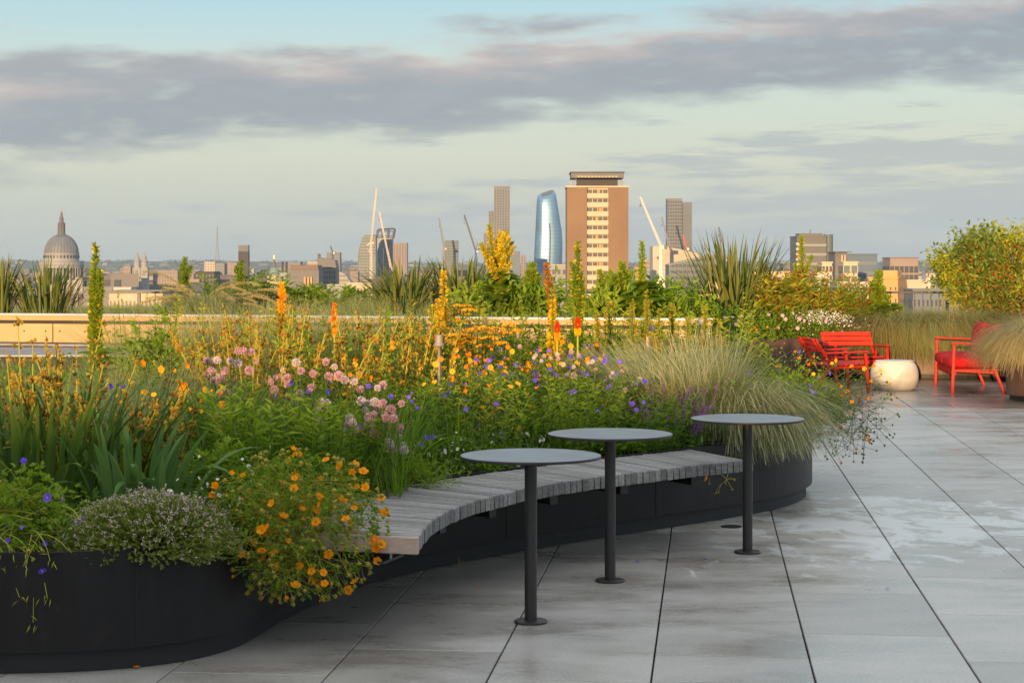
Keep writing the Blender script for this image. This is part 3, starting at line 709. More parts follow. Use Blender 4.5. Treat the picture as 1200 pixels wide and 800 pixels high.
block('roofed_hall', 'long dark grey roof with sunlit arcade below the bell towers', 'building', 128, 192, 341.5, 520, 16, 'cream', 3.2, 3, 14, .5, cap='roofgrey', top=1.6)
block('terrace_block', 'low grey slate roofed block right of the cathedral drum', 'building', 98, 132, 336.5, 1000, 20, 'roofgrey', 3.3, 2, 9, .5)
# power station chimney and mast
d = 2300; s = d/F
t = thing('power_station_chimney', 'tall dark brown square brick chimney with paler top band', 'chimney', (wx(285, d), d, GL))
mb = MB(); mb.box((0, 6.5, (zz(294.5))/2), (12.2*s, 12, zz(294.5)), taper=.97); mb.build('shaft', M['brickdk'], t)
mb = MB(); mb.box((0, 6.5, (zz(294.5)+zz(288))/2+.01), (11.6*s, 11.4, zz(288)-zz(294.5)), taper=.99); mb.build('top_band', M['stonedk'], t)
mb = MB(); mb.box((0, 6.5, zz(287.6)), (12.0*s, 12, .9*s)); mb.build('cap', M['roofgrey'], t)
d = 9300; s = d/F
t = thing('transmitter_mast', 'thin grey lattice transmitter mast on the far blue hill', 'mast', (wx(254.6, d), d, 5))
zb_ = 5
mb = MB()
for a in range(4):
    c = np.array([math.cos(a*PI/2+PI/4), math.sin(a*PI/2+PI/4), 0]); mb.tube([c*5*s+[0, 0, wz(309, d)-zb_-6], c*2.4*s+[0, 0, wz(300, d)-zb_], c*1.0*s+[0, 0, wz(288, d)-zb_], c*.3*s+[0, 0, wz(265, d)-zb_]], .32*s, 4)
for py in np.arange(282, 308, 2.2):
    w_ = np.interp(py, [265, 288, 300, 309], [.3, 1, 2.4, 5])*s
    mb.box((0, 0, wz(py, d)-zb_), (w_*1.5, w_*1.5, .3*s))
mb.build('lattice', M['conc'], t)
mb = MB(); mb.box((0, 0, wz(300.5, d)-zb_), (4.4*s, 4.4*s, .9*s)); mb.box((0, 0, wz(296.5, d)-zb_), (3*s, 3*s, .8*s)); mb.build('platform', M['conc'], t)
block('slab_block', 'beige slab block left of the dark chimney', 'building', 239.5, 252, 307, 2500, 30, 'beige', 3.4, 9, 4, .5)
block('tower_block', 'slim grey tower with one sunlit corner below transmitter mast', 'building', 252.5, 263, 308.5, 2100, 20, 'greyblue', 3.4, 12, 3, .5)
block('tower_block', 'pinkish striped tower immediately left of dark chimney', 'building', 264.5, 277.5, 308, 2450, 22, 'pinkc', 3.3, 12, 3, .45)
block('warehouse', 'low dark brown block below the beige slab block', 'building', 229, 251, 318.5, 1500, 30, 'brickdk', 3.4, 4, 6, .5)
# courthouse
d = 1500; s = d/F
t = thing('courthouse', 'pale stone courthouse with small green dome and gilded figure on top', 'building', (wx(320, d), d, GL))
mb = MB(); mb.box((0, 9*s, zz(332)/2), (17*s, 18*s, zz(332))); mb.box((0, 9*s, zz(331.6)), (18*s, 19*s, .9*s)); mb.build('wall', M['cream'], t)
mb = MB(); mb.lathe([(7.6*s, zz(332)), (7.6*s, zz(324)), (8.0*s, zz(323.6)), (8.0*s, zz(322.8)), (7*s, zz(322.7))], (0, 9*s, 0), 24)
for i in range(12):
    a = i*PI/6; mb.tube([(7.8*s*math.cos(a), 9*s+7.8*s*math.sin(a), zz(331.6)), (7.8*s*math.cos(a), 9*s+7.8*s*math.sin(a), zz(324))], .55*s, 6)
mb.build('drum', M['cream'], t)
mb = MB(); mb.lathe([(7.2*s*math.cos(q), zz(322.8)+10*s*math.sin(q)) for q in lin(0, 1.35, 8)], (0, 9*s, 0), 24); mb.build('dome', M['copper'], t, smooth=True)
mb = MB(); mb.lathe([(2*s, zz(313.4)), (1.9*s, zz(308)), (2.4*s, zz(307.6)), (1.5*s, zz(306)), (1.1*s, zz(304)), (.9*s, zz(303))], (0, 9*s, 0), 12); mb.build('lantern', M['stonedk'], t)
mb = MB(); mb.lathe([(1.0*s, zz(303)), (.9*s, zz(301)), (.8*s, zz(299.6)), (.35*s, zz(299)), (.45*s, zz(298.2)), (.1*s, zz(297.4))], (0, 9*s, 0), 10); mb.tube([(-2*s, 9*s, zz(300)), (2*s, 9*s, zz(300))], .3*s, 5); mb.build('gilded_figure', M['gold'], t)
block('hotel_block', 'cream stone corner block right of the green dome', 'building', 327.5, 338, 320, 1450, 15, 'stone', 3.4, 5, 4, .45)
t, w_, h_ = block('stack_block', 'grey block topped with two thin dark flues behind the green dome', 'building', 333.5, 352, 307, 2100, 25, 'greyblue', 3.4, 8, 6, .5)
for k in (-.62, -.38):
    mb = MB(); mb.tube([(w_*k, -1, 0), (w_*k, -1, h_+.4)], 1.1, 8); mb.build('flue', M['brickdk'], t)
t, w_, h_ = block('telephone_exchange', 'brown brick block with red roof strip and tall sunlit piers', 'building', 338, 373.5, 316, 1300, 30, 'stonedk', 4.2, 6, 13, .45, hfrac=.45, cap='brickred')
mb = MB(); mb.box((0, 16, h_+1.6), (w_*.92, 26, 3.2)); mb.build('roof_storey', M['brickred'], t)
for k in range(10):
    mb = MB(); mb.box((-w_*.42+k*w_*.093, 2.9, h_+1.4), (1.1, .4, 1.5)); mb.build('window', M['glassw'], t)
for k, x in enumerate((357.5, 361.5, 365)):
    mb = MB(); mb.box((wx(x, 1300)-wx(355.75, 1300), -.9, h_-15), (1.25, 1.8, 20)); mb.build('pier', M['ochre'], t)  # ochre piers on the darker wall carry the sunlit tone in their colour
block('office_block', 'dark grey flat block behind the brick block with sunlit piers', 'building', 360, 373, 306.5, 1900, 25, 'darkclad', 3.6, 4, 5, .6)
t = outline('stepped_tower', 'dark jagged stone-coloured tower with turret, left of round grey tower', 'building', [(373, 345), (373, 303), (375.5, 302), (379, 303.5), (382, 302.5), (392.5, 305), (394, 313), (394.5, 345)], 1350, 22, 'stonedk', 9, 3.6, cols=7, fill=.5)
mb = MB(); mb.lathe([(1.1, 0), (1.1, wz(299, 1350)-GL), (1.4, wz(298.6, 1350)-GL), (.2, wz(297, 1350)-GL)], (wx(373.5, 1350)-t.location[0], 3, 0), 10); mb.build('turret', M['stonedk'], t)
t, w_, h_ = block('tower_block', 'grey cylinder-like tower behind jagged dark tower', 'building', 382.5, 398.5, 296, 2300, 18, 'greyblue', 3.4, 10, 6, .6)
outline('sloped_block', 'dark block with a sloping roof right of jagged tower', 'building', [(388, 345), (388, 319), (399, 318.5), (404, 321), (411, 331), (411, 345)], 1500, 25, 'darkclad', 4, 3.6, cols=9)
block('apartment_block', 'pinkish pale block between sloping dark block and curved glass tower', 'building', 410, 419.5, 318, 2000, 20, 'pinkc', 3.3, 6, 4, .45)
block('flat_roofed_block', 'cream flat-roofed building with dark red upper windows behind the railing', 'building', 407.5, 436, 332, 800, 16, 'cream', 3.4, 4, 8, .65, win='brickred', hfrac=.6)
block('flat_roofed_block', 'long low white-edged roof right of the sunlit brick piers', 'building', 383, 407, 334, 850, 20, 'conc', 3.4, 3, 8, .6, cap='white')
block('brick_block', 'low brown brick block behind the railing left of cream flat-roofed building', 'building', 345, 382, 340, 700, 18, 'brick', 3.4, 3, 10, .5)
outline('curved_tower', 'greenish glass tower with a curved leaning left edge behind the white crane', 'tower', [(419.5, 345), (419.5, 300), (421, 291), (424.5, 279), (427, 275.5), (440.5, 275), (440.5, 345)], 2600, 25, 'glassg', 16, 4.0, 'beige', hfrac=.16, cols=5, fill=.85)
# tower with three turbine openings
d = 2700; s = d/F
t = thing('turbine_tower', 'dark tower whose sloping crown has round turbine openings', 'tower', (wx(451, d), d, GL))
mb = MB(); P = [(-10, 345), (-10, 281), (-9.4, 279), (8.6, 279), (9.6, 290), (9.4, 345)]
mb.prismy([(a*s, zz(b)) for a, b in P], 0, 24); mb.build('wall', M['darkclad'], t)
mb = MB(); out_ = [(-9.6, 279), (-9.3, 270.6), (-7.5, 268.8), (10, 267.6), (11.2, 268.6), (9.2, 279)]
def arch(cx, cy, r): return [(cx+r*math.cos(q), cy+r*math.sin(q)) for q in np.arange(10)*2*PI/10]
# crown: frame bars around three openings
for a, b in zip(out_, out_[1:]+out_[:1]):
    for y_ in (2, 20): mb.tube([(a[0]*s, y_, zz(a[1])), (b[0]*s, y_, zz(b[1]))], .95*s, 6)
for x in (-3.4, 3.6):
    for y_ in (2, 20): mb.tube([(x*s, y_, zz(279)), (x*s, y_, zz(269))], 1.0*s, 6)
mb.build('crown', M['darkclad'], t)
for cx in (-6.3, .2, 6.6):
    mb = MB(); q = arch(cx, 273.6, 3.1)
    for y_ in (1.5, 20.5):
        for a, b in zip(q, q[1:]+q[:1]): mb.tube([(a[0]*s, y_, zz(a[1])), (b[0]*s, y_, zz(b[1]))], .6*s, 5)
    mb.build('turbine_ring', M['greyblue'], t)
for k in range(9):
    mb = MB(); strip(mb, runs((-8.6*s, -.2), (8.6*s, -.2), 5, .5), 1.3*s, zz(286+k*4.6)); mb.build('window_row', [M['darkclad'], M['glassn']], t)
for x in (-8.9, -1.8, 5.1):
    mb = MB(); mb.box((x*s, -.3, zz(318)), (.7*s, .6, 54*s)); mb.build('fin', M['white'], t)
block('tower_block', 'brown and beige striped block right of the turbine tower', 'building', 460.5, 477, 285, 2500, 25, 'pinkc', 3.5, 12, 5, .4, hfrac=.7, cap='roofgrey')
block('tower_block', 'grey glass tower under construction beside dark-tipped crane', 'building', 521.5, 536.5, 282, 2400, 22, 'glassg', 3.6, 14, 5, .7)
block('core_tower', 'short pale concrete core attached left of the grey tower under construction', 'building', 518, 521.5, 294, 2420, 12, 'conc', 3.6, 0)
# three-step residential tower
d = 2400
for_t, w_, h_ = block('stepped_tower', 'tallest grey beige tower with two lower shoulders on its left', 'tower', 579, 597.5, 218.5, d, 18, 'greyblue', 3.3, 44, 6, .66, win='glassw', hfrac=.6, top=4, cap='pinkc')
s = d/F
for (a, b, yt) in ((572.6, 578.95, 247), (566.8, 572.55, 273)):
    mb = MB(); ww = (b-a)*s; zt_ = wz(yt, d)-GL; cx = ((a+b)/2-588.25)*s; mb.box((cx, 9, zt_/2), (ww, 16, zt_)); sh = mb.build('shoulder', M['greyblue'], for_t)
    for k in range(14):
        mb = MB(); strip(mb, runs((cx-ww*.47, .85), (cx+ww*.47, .85), 2, .7), .9, zt_-3-k*3.6); mb.build('window_row', [M['greyblue'], M['glassw']], for_t)
for k in range(7):
    mb = MB(); mb.box((-w_/2+w_*k/6, -.35, h_/2+.5), (.45, .5, h_+.8)); mb.build('mullion', M['conc'], for_t)
block('tower_block', 'small blue glass tower right of the tall stepped tower', 'building', 599, 609.5, 294.5, 2200, 20, 'glassn', 3.6, 10, 4, .8, win='glassg', hfrac=.3)
block('tower_block', 'thin pinkish tower beside the small blue glass tower', 'building', 610.5, 616, 299, 2300, 15, 'pinkc', 3.4, 10, 2, .5)
# bulging blue glass tower
d = 2350; s = d/F
t = thing('glass_tower', 'bulging blue glass tower with slanted dark top', 'tower', (wx(643, d), d, GL))
lev = [(219, 634.5, 648.5), (221, 633, 649.5), (224, 631.5, 650.6), (229, 630, 652), (240, 629, 653.9), (256, 628.3, 656.4), (272, 627.5, 659), (288, 626.6, 659.5), (305, 626, 659.1), (330, 625.6, 657.5), (360, 626, 656), (470, 628, 655)]
mb = MB(); n = 40; rows_ = []
def wid(py): return np.interp(py, [l[0] for l in lev], [l[1] for l in lev]), np.interp(py, [l[0] for l in lev], [l[2] for l in lev])
pys = [219, 220, 222, 225, 229, 234] + list(np.arange(240, 352, 4.2)) + [470]
for py in pys:
    l, r = wid(py); c = (l+r)/2; hw = (r-l)/2*s; hd = 15.0*min(1, hw/13.5)
    a = np.arange(n)*2*PI/n
    x = (c-643)*s + hw*np.sign(np.cos(a))*np.abs(np.cos(a))**.62; y = 16 + hd*np.sign(np.sin(a))*np.abs(np.sin(a))**.75
    rows_.append(np.stack([x, y, np.full(n, wz(py, d)-GL)], -1))
# slant the top: cut by a plane falling to the left front
for rr in rows_:
    lim = (wz(219, d)-GL) - np.clip(7-rr[:, 0], 0, 40)*.34 - np.clip(31-rr[:, 1], 0, 40)*.30
    rr[:, 2] = np.minimum(rr[:, 2], lim)
V = np.concatenate(rows_); K = len(rows_)
i, j = np.meshgrid(np.arange(K-1), np.arange(n), indexing='ij'); j2 = (j+1) % n
mb.add(V, np.stack([i*n+j, (i+1)*n+j, (i+1)*n+j2, i*n+j2], -1).reshape(-1, 4)); mb.build('glass_skin', M['glassb'], t, smooth=True)
mb = MB(); mb.ngon(rows_[0]+np.array([0, 0, .3])); mb.build('crown', M['stonedk'], t)
for py in np.arange(236, 330, 4.3):
    l, r = wid(py); c = (l+r)/2; hw = (r-l)/2*s+.12; hd = 15.0*min(1, hw/13.5)+.12; a = np.linspace(PI*1.02, PI*1.98, 24)
    P = np.stack([(c-643)*s+hw*np.sign(np.cos(a))*np.abs(np.cos(a))**.62, 16+hd*np.sign(np.sin(a))*np.abs(np.sin(a))**.75, np.full(24, wz(py, d)-GL)], -1)
    mb = MB(); mb.tube(P, .13, 4, caps=False); mb.build('floor_line', M['greyblue'], t)
mb = MB(); P = [((wid(py)[0]+wid(py)[1])/2*s*0+((wid(py)[0]+wid(py)[1])/2+1.0-643)*s for py in (0,))]; del P
mb.tube([(((wid(py)[0]*.45+wid(py)[1]*.55)-643)*s, .72, wz(py, d)-GL) for py in (262, 275, 290, 310, 335)], .7, 4); mb.build('seam', M['darkclad'], t)
# brown brick tower block with a balcony stack
d = 550; s = d/F
t = thing('brick_tower_block', 'big brown brick tower block with a central stack of cream balconies', 'tower', (wx(700.5, d), d, GL))
hh = zz(219.6); wW = 72*s
for a, b, nm in ((664.5, 687.9, 'wall'), (712.9, 736.5, 'wall')):
    mb = MB(); mb.box((((a+b)/2-700.5)*s, 8, hh/2), ((b-a)*s, 16, hh)); mb.build(nm, M['brick'], t)
mb = MB(); mb.box((0, 8.6, hh/2), (25*s-.05, 14.8, hh-.1)); mb.build('recess_wall', M['cream'], t)
mb = MB(); mb.box((0, 8, hh+.22), (wW+.5, 16.5, .44)); mb.build('parapet', M['cream'], t)
proto = None; pitch = 10.62*s
for k in range(22):
    z = zz(229.3) - k*pitch
    if z < 1: break
    if proto is None:
        mb = MB(); mb.box((0, .5, 0), (25*s-.06, 1.1, 5.6*s)); proto = mb.build('balcony', M['cream'], t, (0, 0, z))
        mb = MB(); strip(mb, runs((-.48*25*s, 1.06), (.48*25*s, 1.06), 4, .86), 2.1*s); pwin = mb.build('window_row', [M['cream'], M['glassw']], t, (0, 0, z+5.0*s))
        mb = MB(); mb.box((.045*25*s, .98, 0), (.8, .1, 3.6*s)); pcu = mb.build('curtain', M['ochre'], t, (0, 0, z+5.0*s))
    else:
        dup(proto, loc=(0, 0, z), parent=t); dup(pwin, loc=(0, 0, z+5.0*s), parent=t)
        if k % 3 != 1: dup(pcu, loc=((-1)**k*.5, 0, z+5.0*s), parent=t)
mb = MB(); mb.box((0, 8, hh+1.3), (48*s, 11, 2.2)); mb.build('plant_room', M['brickdk'], t)
mb = MB(); mb.box((0, 8, (zz(208.5)+zz(202))/2), (62*s, 13, 6.0*s)); mb.build('roof_tank', M['stonedk'], t)
mb = MB(); 
strip(mb, runs((-24*s, 1.40), (24*s, 1.40), 12, .65), .6*s, zz(206.6)); mb.build('vent_row', [M['stonedk'], M['cream']], t)
mb = MB(); mb.box((0, 8, zz(201.6)), (64*s, 13.6, .25)); mb.build('tank_roof', M['brickdk'], t)
for q in (-29, -27.4, -25, 23, 25.5, 28, 30):
    mb = MB(); mb.tube([(q*s, 3, hh), (q*s, 3, hh+random.uniform(1.6, 3.2))], .1, 5); mb.box((q*s, 3, hh+1.5), (.28, .28, 1.0)); mb.build('antenna', M['conc'], t)
# right of it
t, w_, h_ = block('dark_tower', 'dark gridded double tower rising behind wedge-shaped beige building', 'tower', 782, 799.4, 233, 1900, 17, 'greyblue', 3.5, 20, 6, .74, win='glassw', hfrac=.66)
mb = MB(); s = 1900/F; z2 = wz(237, 1900)-GL; mb.box((w_/2+5.9*s, 10.5, z2/2), (11.7*s, 15, z2)); mb.build('side_tower', M['darkclad'], t)
for k in range(16):
    mb = MB(); strip(mb, runs((w_/2+.2*s, 2.86), (w_/2+11.6*s, 2.86), 5, .74), 1.1, z2-3-k*3.5); mb.build('window_row', [M['darkclad'], M['glassn']], t)
t = outline('wedge_building', 'beige ribbed building with a wedge-shaped roofline and dark lower windows', 'building', [(765, 350), (765, 288.3), (780, 288.5), (818, 297), (822, 301), (822, 350)], 1300, 30, 'beige')
s = 1300/F
for k in range(14):
    mb = MB(); x = 781.5+k*2.75; y0 = np.interp(x, [780, 818, 822], [289.5, 298, 302]); mb.box((wx(x, 1300)-t.location[0], -.2, (wz(y0, 1300)+wz(309, 1300))/2-GL), (.35, .5, wz(y0, 1300)-wz(309, 1300))); mb.build('rib', M['cream'], t)
for y_ in (313, 319, 325, 331):
    mb = MB(); strip(mb, runs((wx(781, 1300)-t.location[0], -.2), (wx(819, 1300)-t.location[0], -.2), 7, .85), 1.2, wz(y_, 1300)-GL); mb.build('window_row', [M['beige'], M['glassw']], t)
mb = MB(); mb.box((wx(771, 1300)-t.location[0], -.1, wz(302, 1300)-GL), (1.6, .3, 1.6)); mb.build('window', M['glassw'], t)
t = outline('glass_office', 'grey glass office with a slanted roof rising to the right', 'building', [(784, 350), (784, 309.6), (837.5, 298), (838.5, 299.5), (838.5, 350)], 1000, 24, 'glassg', 9, 3.2, 'glassw', hfrac=.45, cols=11, fill=.8)
mb = MB(); mb.prismy([(wx(a, 1000)-t.location[0], wz(b, 1000)-GL) for a, b in ((783.5, 309.8), (838.8, 297.8), (838.8, 299.0), (783.5, 311))], -.5, 24.5); mb.build('roof', M['conc'], t)
block('stone_block', 'low grey brown block between brick tower block and wedge-shaped building', 'building', 756, 765, 304, 1500, 20, 'conc', 3.5, 6, 4, .5)
block('stone_block', 'small pinkish low block right beside the brick tower block', 'building', 742.5, 756, 312.5, 1250, 18, 'pinkc', 3.5, 4, 4, .5)
block('concrete_slab', 'pale concrete slab building left of brick tower block with dark gaps', 'building', 640, 664, 310.5, 900, 20, 'conc', 4.2, 5, 4, .6, hfrac=.55, cap='cream')
block('grey_block', 'distant low grey block right of the slanted glass office', 'building', 838, 846, 306, 1100, 18, 'darkclad', 3.5, 5, 4, .5)
block('terrace_block', 'low cream and brick block behind the large sword-leaved plant', 'building', 880, 926, 319, 600, 18, 'cream', 3.0, 4, 9, .6, hfrac=.5)
block('terrace_block', 'low cream block with dark window strips left of big sword-leaved plant', 'building', 828, 878, 331, 620, 14, 'cream', 3.0, 3, 9, .6)
block('teal_block', 'small teal glass block left of dark striped office', 'building', 918, 932, 309.5, 900, 14, 'glassg', 3.2, 5, 4, .5)
t, w_, h_ = block('striped_office', 'dark striped office with sunlit left end and rounded green glass corner', 'building', 934, 968.5, 277.5, 640, 16, 'darkclad', 3.2, 9, 1, .97, win='conc', hfrac=.26, top=1.4, side=False)
s = 640/F; mb = MB(); mb.lathe([(5.6*s, 0), (5.6*s, h_+.9), (0, h_+.9)], (w_/2+4.6*s, 4.4, 0), 28); mb.build('glass_corner', M['glassg'], t, smooth=False)
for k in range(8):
    mb = MB(); mb.box((-w_/2+.6, -.35, h_-2.4-k*1.75), (2.0, .6, .8)); mb.build('painted_lit_stripe', M['cream'], t)  # cream boxes along the left edge, sunlight put into the colour
mb = MB(); mb.box((0, 6, h_+.6), (w_*.8, 8, 1.2)); mb.tube([(0, 3, h_), (0, 3, h_+2.6)], .12, 5); mb.build('roof_plant', M['darkclad'], t)
t, w_, h_ = block('blue_office', 'blue glass office block with pale columned end', 'building', 989, 1028, 298.3, 600, 15, 'glassn', 3.2, 7, 1, .96, win='greyblue', hfrac=.35, side=False)
mb = MB(); s = 600/F; z2 = wz(295.6, 600)-GL; mb.box((-w_/2-3.6*s, 6, z2/2), (14*s, 13, z2)); mb.build('end_core', M['stonedk'], t)
for x in (-2.0, 1.4):
    mb = MB(); mb.box((-w_/2+(x-1)*s, -.9, z2/2-.4), (1.5*s, .6, z2-.8)); mb.build('column', M['cream'], t)
mb = MB(); mb.box((-w_/2-2.6*s, 5, z2+.12), (20*s, 16, .24)); mb.build('roof_edge', M['darkclad'], t)
block('framed_block', 'cream framed glass block in front of the blue office', 'building', 988.5, 1005, 307.5, 540, 8, 'cream', 3.1, 4, 2, .8, win='glassg', hfrac=.7, top=.4, first=.5)
block('cream_block', 'small cream block with one dark window strip right of striped office', 'building', 963.5, 975, 308, 500, 8, 'cream', 2.4, 3, 3, .7, hfrac=.6, first=.3, top=.6)
block('cream_block', 'blocky cream stair tower below the striped office', 'building', 954.5, 972, 321, 420, 8, 'white', 2.8, 3, 3, .4)
block('ribbon_window_block', 'long white block with two rows of dark ribbon windows', 'building', 971, 1018, 331.5, 450, 10, 'white', 2.6, 3, 12, .74, hfrac=.48, first=.5, top=.6)
block('brick_block', 'low orange brick block behind the railing below white ribbon-windowed block', 'building', 962, 1012, 346, 380, 10, 'brick', 3, 2, 9, .4)
t, w_, h_ = block('ochre_block', 'sunlit ochre brick block with a shaded right flank', 'building', 1018, 1052, 326, 480, 12, 'ochre', 3, 3, 6, .3, rot=R(-22), hfrac=.3)
mb = MB(); mb.box((1.2, 6, h_+1.0), (w_*.5, 6, 2.0)); mb.build('roof_storey', M['ochre'], t)
block('gridded_tower', 'brick and pale gridded tower block right of the ochre block', 'building', 1043, 1076, 302.5, 700, 14, 'pinkc', 3.2, 8, 6, .84, hfrac=.76, cap='brickred', top=2.0)
block('white_tower', 'small white tower left of the large shrub', 'building', 1085.5, 1096, 321, 800, 9, 'white', 3, 5, 3, .3)
block('cream_block', 'low cream-roofed block between gridded tower and large shrub', 'building', 1063, 1086, 329, 560, 12, 'cream', 3, 3, 6, .5, cap='white')
block('grey_block', 'low dark slate roofed block just left of the large shrub', 'building', 1070, 1104, 340, 430, 10, 'greyblue', 3, 2, 7, .5)
crane('tall white tower crane with near vertical jib before the curved glass tower', 2300, 435, 284, 441.5, 221, 'craneW', 2.6, (-6, -12), .42)
crane('white tower crane whose lattice jib leans left across the turbine tower', 2250, 462, 333, 444.5, 248, 'craneW', 2.3, (5, 3), .38)
crane('dark-tipped grey tower crane above the tower under construction', 2350, 520.5, 291, 514.5, 256, 'conc', 2.2, (3, 2), .5)
crane('thin dark luffing crane with an open V frame, left of tall stepped tower', 2300, 557.5, 294, 544, 252, 'craneD', 2.0, (5.5, 9), .5)
crane('small dark crane on top of the round grey tower', 2300, 390, 296, 387.3, 288, 'craneD', 1.6, (2, 1), .4)
crane('white tower crane on a flared base in front of wedge-shaped beige building', 1250, 774.5, 289, 750.5, 231, 'craneW', 1.3, (5, 2), .30, base=True)
crane('thin grey crane leaning left before the dark gridded double tower', 1800, 785, 292, 775.5, 254, 'conc', 1.6, (3, 2), .3)
crane('small red crane standing before the dark gridded double tower', 1700, 804.5, 291, 800.5, 276, 'craneR', 1.4, (2, 1), .35)
crane('thin dark crane above the large sword-leaved plant', 1500, 851, 304, 842.5, 266, 'craneD', 1.2, (3, 2), .24)
# far mass of rooftops
m_city = leafm('mixed roofs and walls', [(.17, .16, .155), (.11, .09, .08), (.19, .18, .17), (.07, .078, .09), (.25, .22, .18), (.10, .08, .075), (.30, .29, .28)], 0, .8)
rg = np.random.default_rng(5); mb = MB()
for k in range(2600):
    d = rg.uniform(700, 1) if False else math.exp(rg.uniform(math.log(1000), math.log(7500)))
    x = rg.uniform(-.34, .34)*d; w = rg.uniform(12, 40); dp = rg.uniform(12, 35); h = rg.uniform(10, 24) + (rg.uniform(4, 18) if rg.random() < .25 and d > 1500 else 0)
    h += max(0, (d-2500)/5000)*6
    mb.box((x, d, GL+h/2), (w, dp, h), rot=Matrix.Rotation(rg.uniform(-.5, .5), 3, 'Z'))
    if rg.random() < .5: mb.box((x+rg.uniform(-.2, .2)*w, d, GL+h+1.2), (w*.4, dp*.4, 2.4))
o = mb.build('distant_rooftops', m_city); o['kind'] = 'stuff'
m_tree = leafm('distant tree crowns', [(.035, .055, .025), (.06, .08, .03), (.05, .06, .03)], .2, .8)
mb = MB()
rg = np.random.default_rng(6)
dd = np.exp(rg.uniform(math.log(900), math.log(7000), 500)); xx = rg.uniform(-.33, .33, 500)*dd
C = np.repeat(np.stack([xx, dd, np.full(500, GL+8.0)], -1), 40, 0) + rg.normal(size=(20000, 3))*np.array([5, 5, 3.4])
mb.leaves(C, rg.normal(size=(20000, 3)), rg.uniform(2, 4, 20000), rg.uniform(1.5, 3, 20000), rng=rg)
o = mb.build('distant_trees', m_tree); o['kind'] = 'stuff'
# ground and hills
M['ground'] = pm('city ground', (.13, .12, .11), .9, 0, .4, .01)
mb = MB(); mb.add([(-4780, -39, GL), (4780, -39, GL), (4780, 10990, GL), (-4780, 10990, GL)], [[0, 1, 2, 3]]); struct(mb.build('city_ground', M['ground']))
M['hill'] = pm('wooded hills', (.045, .06, .035), .95, 0, .5, .012, 0)
nx, ny = 260, 14
xs = np.linspace(-4200, 4200, nx); ys = np.linspace(7600, 10400, ny)
rg = np.random.default_rng(9)
bump = np.zeros((ny, nx))
for k in range(1, 60): bump += np.outer(np.ones(ny), np.sin(xs/4200*PI*k*1.3+rg.uniform(0, 6)))*rg.normal()*1.0/(k**.85)
prof = np.sin(np.clip((ys-7600)/1900, 0, 1)*PI/2)**.8
base_h = np.interp(xs/9000*F+600, [-200, 100, 330, 460, 700, 900, 1050, 1400], [25, 24, 21, 16, 12, 16, 17, 18])
Z = GL-1 + prof[:, None]*(base_h[None]+bump*2.0-GL+1.5+1) + rg.normal(size=(ny, nx))*1.2*prof[:, None]
V = np.stack([np.broadcast_to(xs, (ny, nx)), np.broadcast_to(ys[:, None], (ny, nx)), Z], -1).reshape(-1, 3)
i, j = np.meshgrid(np.arange(ny-1), np.arange(nx-1), indexing='ij')
mb = MB(); mb.add(V, np.stack([i*nx+j, i*nx+j+1, (i+1)*nx+j+1, (i+1)*nx+j], -1).reshape(-1, 4)); struct(mb.build('hills', M['hill'], smooth=True))
# woods and houses on the hills
rg = np.random.default_rng(12); n_ = 1500
hx = rg.uniform(-3600, 3600, n_); hy = rg.uniform(7650, 9600, n_)
def hillz(x, y):
    i = np.clip((y-7600)/(2800/(ny-1)), 0, ny-1.01); j = np.clip((x+4200)/(8400/(nx-1)), 0, nx-1.01); a_, b_ = i.astype(int), j.astype(int)
    return Z[a_, b_]
hz_ = hillz(hx, hy)
C = np.repeat(np.stack([hx, hy, hz_+3], -1), 14, 0)+rg.normal(size=(n_*14, 3))*np.array([14, 10, 3.2])
mb = MB(); mb.leaves(C, rg.normal(size=C.shape), rg.uniform(5, 10, len(C)), rg.uniform(4, 8, len(C)), rng=rg); o = mb.build('hill_woods', m_tree); o['kind'] = 'stuff'
mb = MB()
for x, y in zip(rg.uniform(-3600, 3600, 420), rg.uniform(7300, 9000, 420)):
    z = float(hillz(np.array([x]), np.array([y]))[0]) if y > 7600 else GL
    mb.box((x, y, z+4), (rg.uniform(14, 50), 14, rg.uniform(8, 16)))
o = mb.build('hill_houses', m_city); o['kind'] = 'stuff'
# the air
mb = MB(); mb.box((0, 5480, 108), (9600, 11040, 302))
hz = mb.build('haze', None); hz.data.materials.clear()
m = bpy.data.materials.new('morning haze'); m.use_nodes = True; nt = m.node_tree; nt.nodes.clear()
o_ = nd(nt, 'ShaderNodeOutputMaterial'); pv = nd(nt, 'ShaderNodeVolumePrincipled'); pv.inputs['Color'].default_value = (.70, .85, 1, 1); pv.inputs['Density'].default_value = 4.6e-5
pv.inputs['Anisotropy'].default_value = 0.2
nt.links.new(pv.outputs[0], o_.inputs['Volume']); hz.data.materials.append(m); hz['kind'] = 'stuff'
# ------------------------------------------------------------------ railing, raised bed wall, far beds
t = thing('railing', 'thin dark metal railing along the far edge of the roof terrace', 'railing', (0, 30.2, 0))
mb = MB(); mb.bbox((0, 0, 1.10), (26, .06, .035), .004); mb.build('top_rail', M['rail'], t)
mb = MB(); mb.bbox((0, 0, .12), (26, .03, .025), .003); mb.build('bottom_rail', M['rail'], t)
mb = MB(); mb.bbox((0, 0, .55), (.05, .05, 1.06), .004); pp = mb.build('post', M['rail'], t, (-13, 0, 0))
for i in range(1, 27): dup(pp, loc=(-13+i, 0, 0), parent=t)
mb = MB(); mb.box((0, 0, .61), (.012, .012, .96)); pp = mb.build('baluster', M['rail'], t, (-6, 0, 0))
for i in range(1, 100): dup(pp, loc=(-6+i*.13, 0, 0), parent=t)

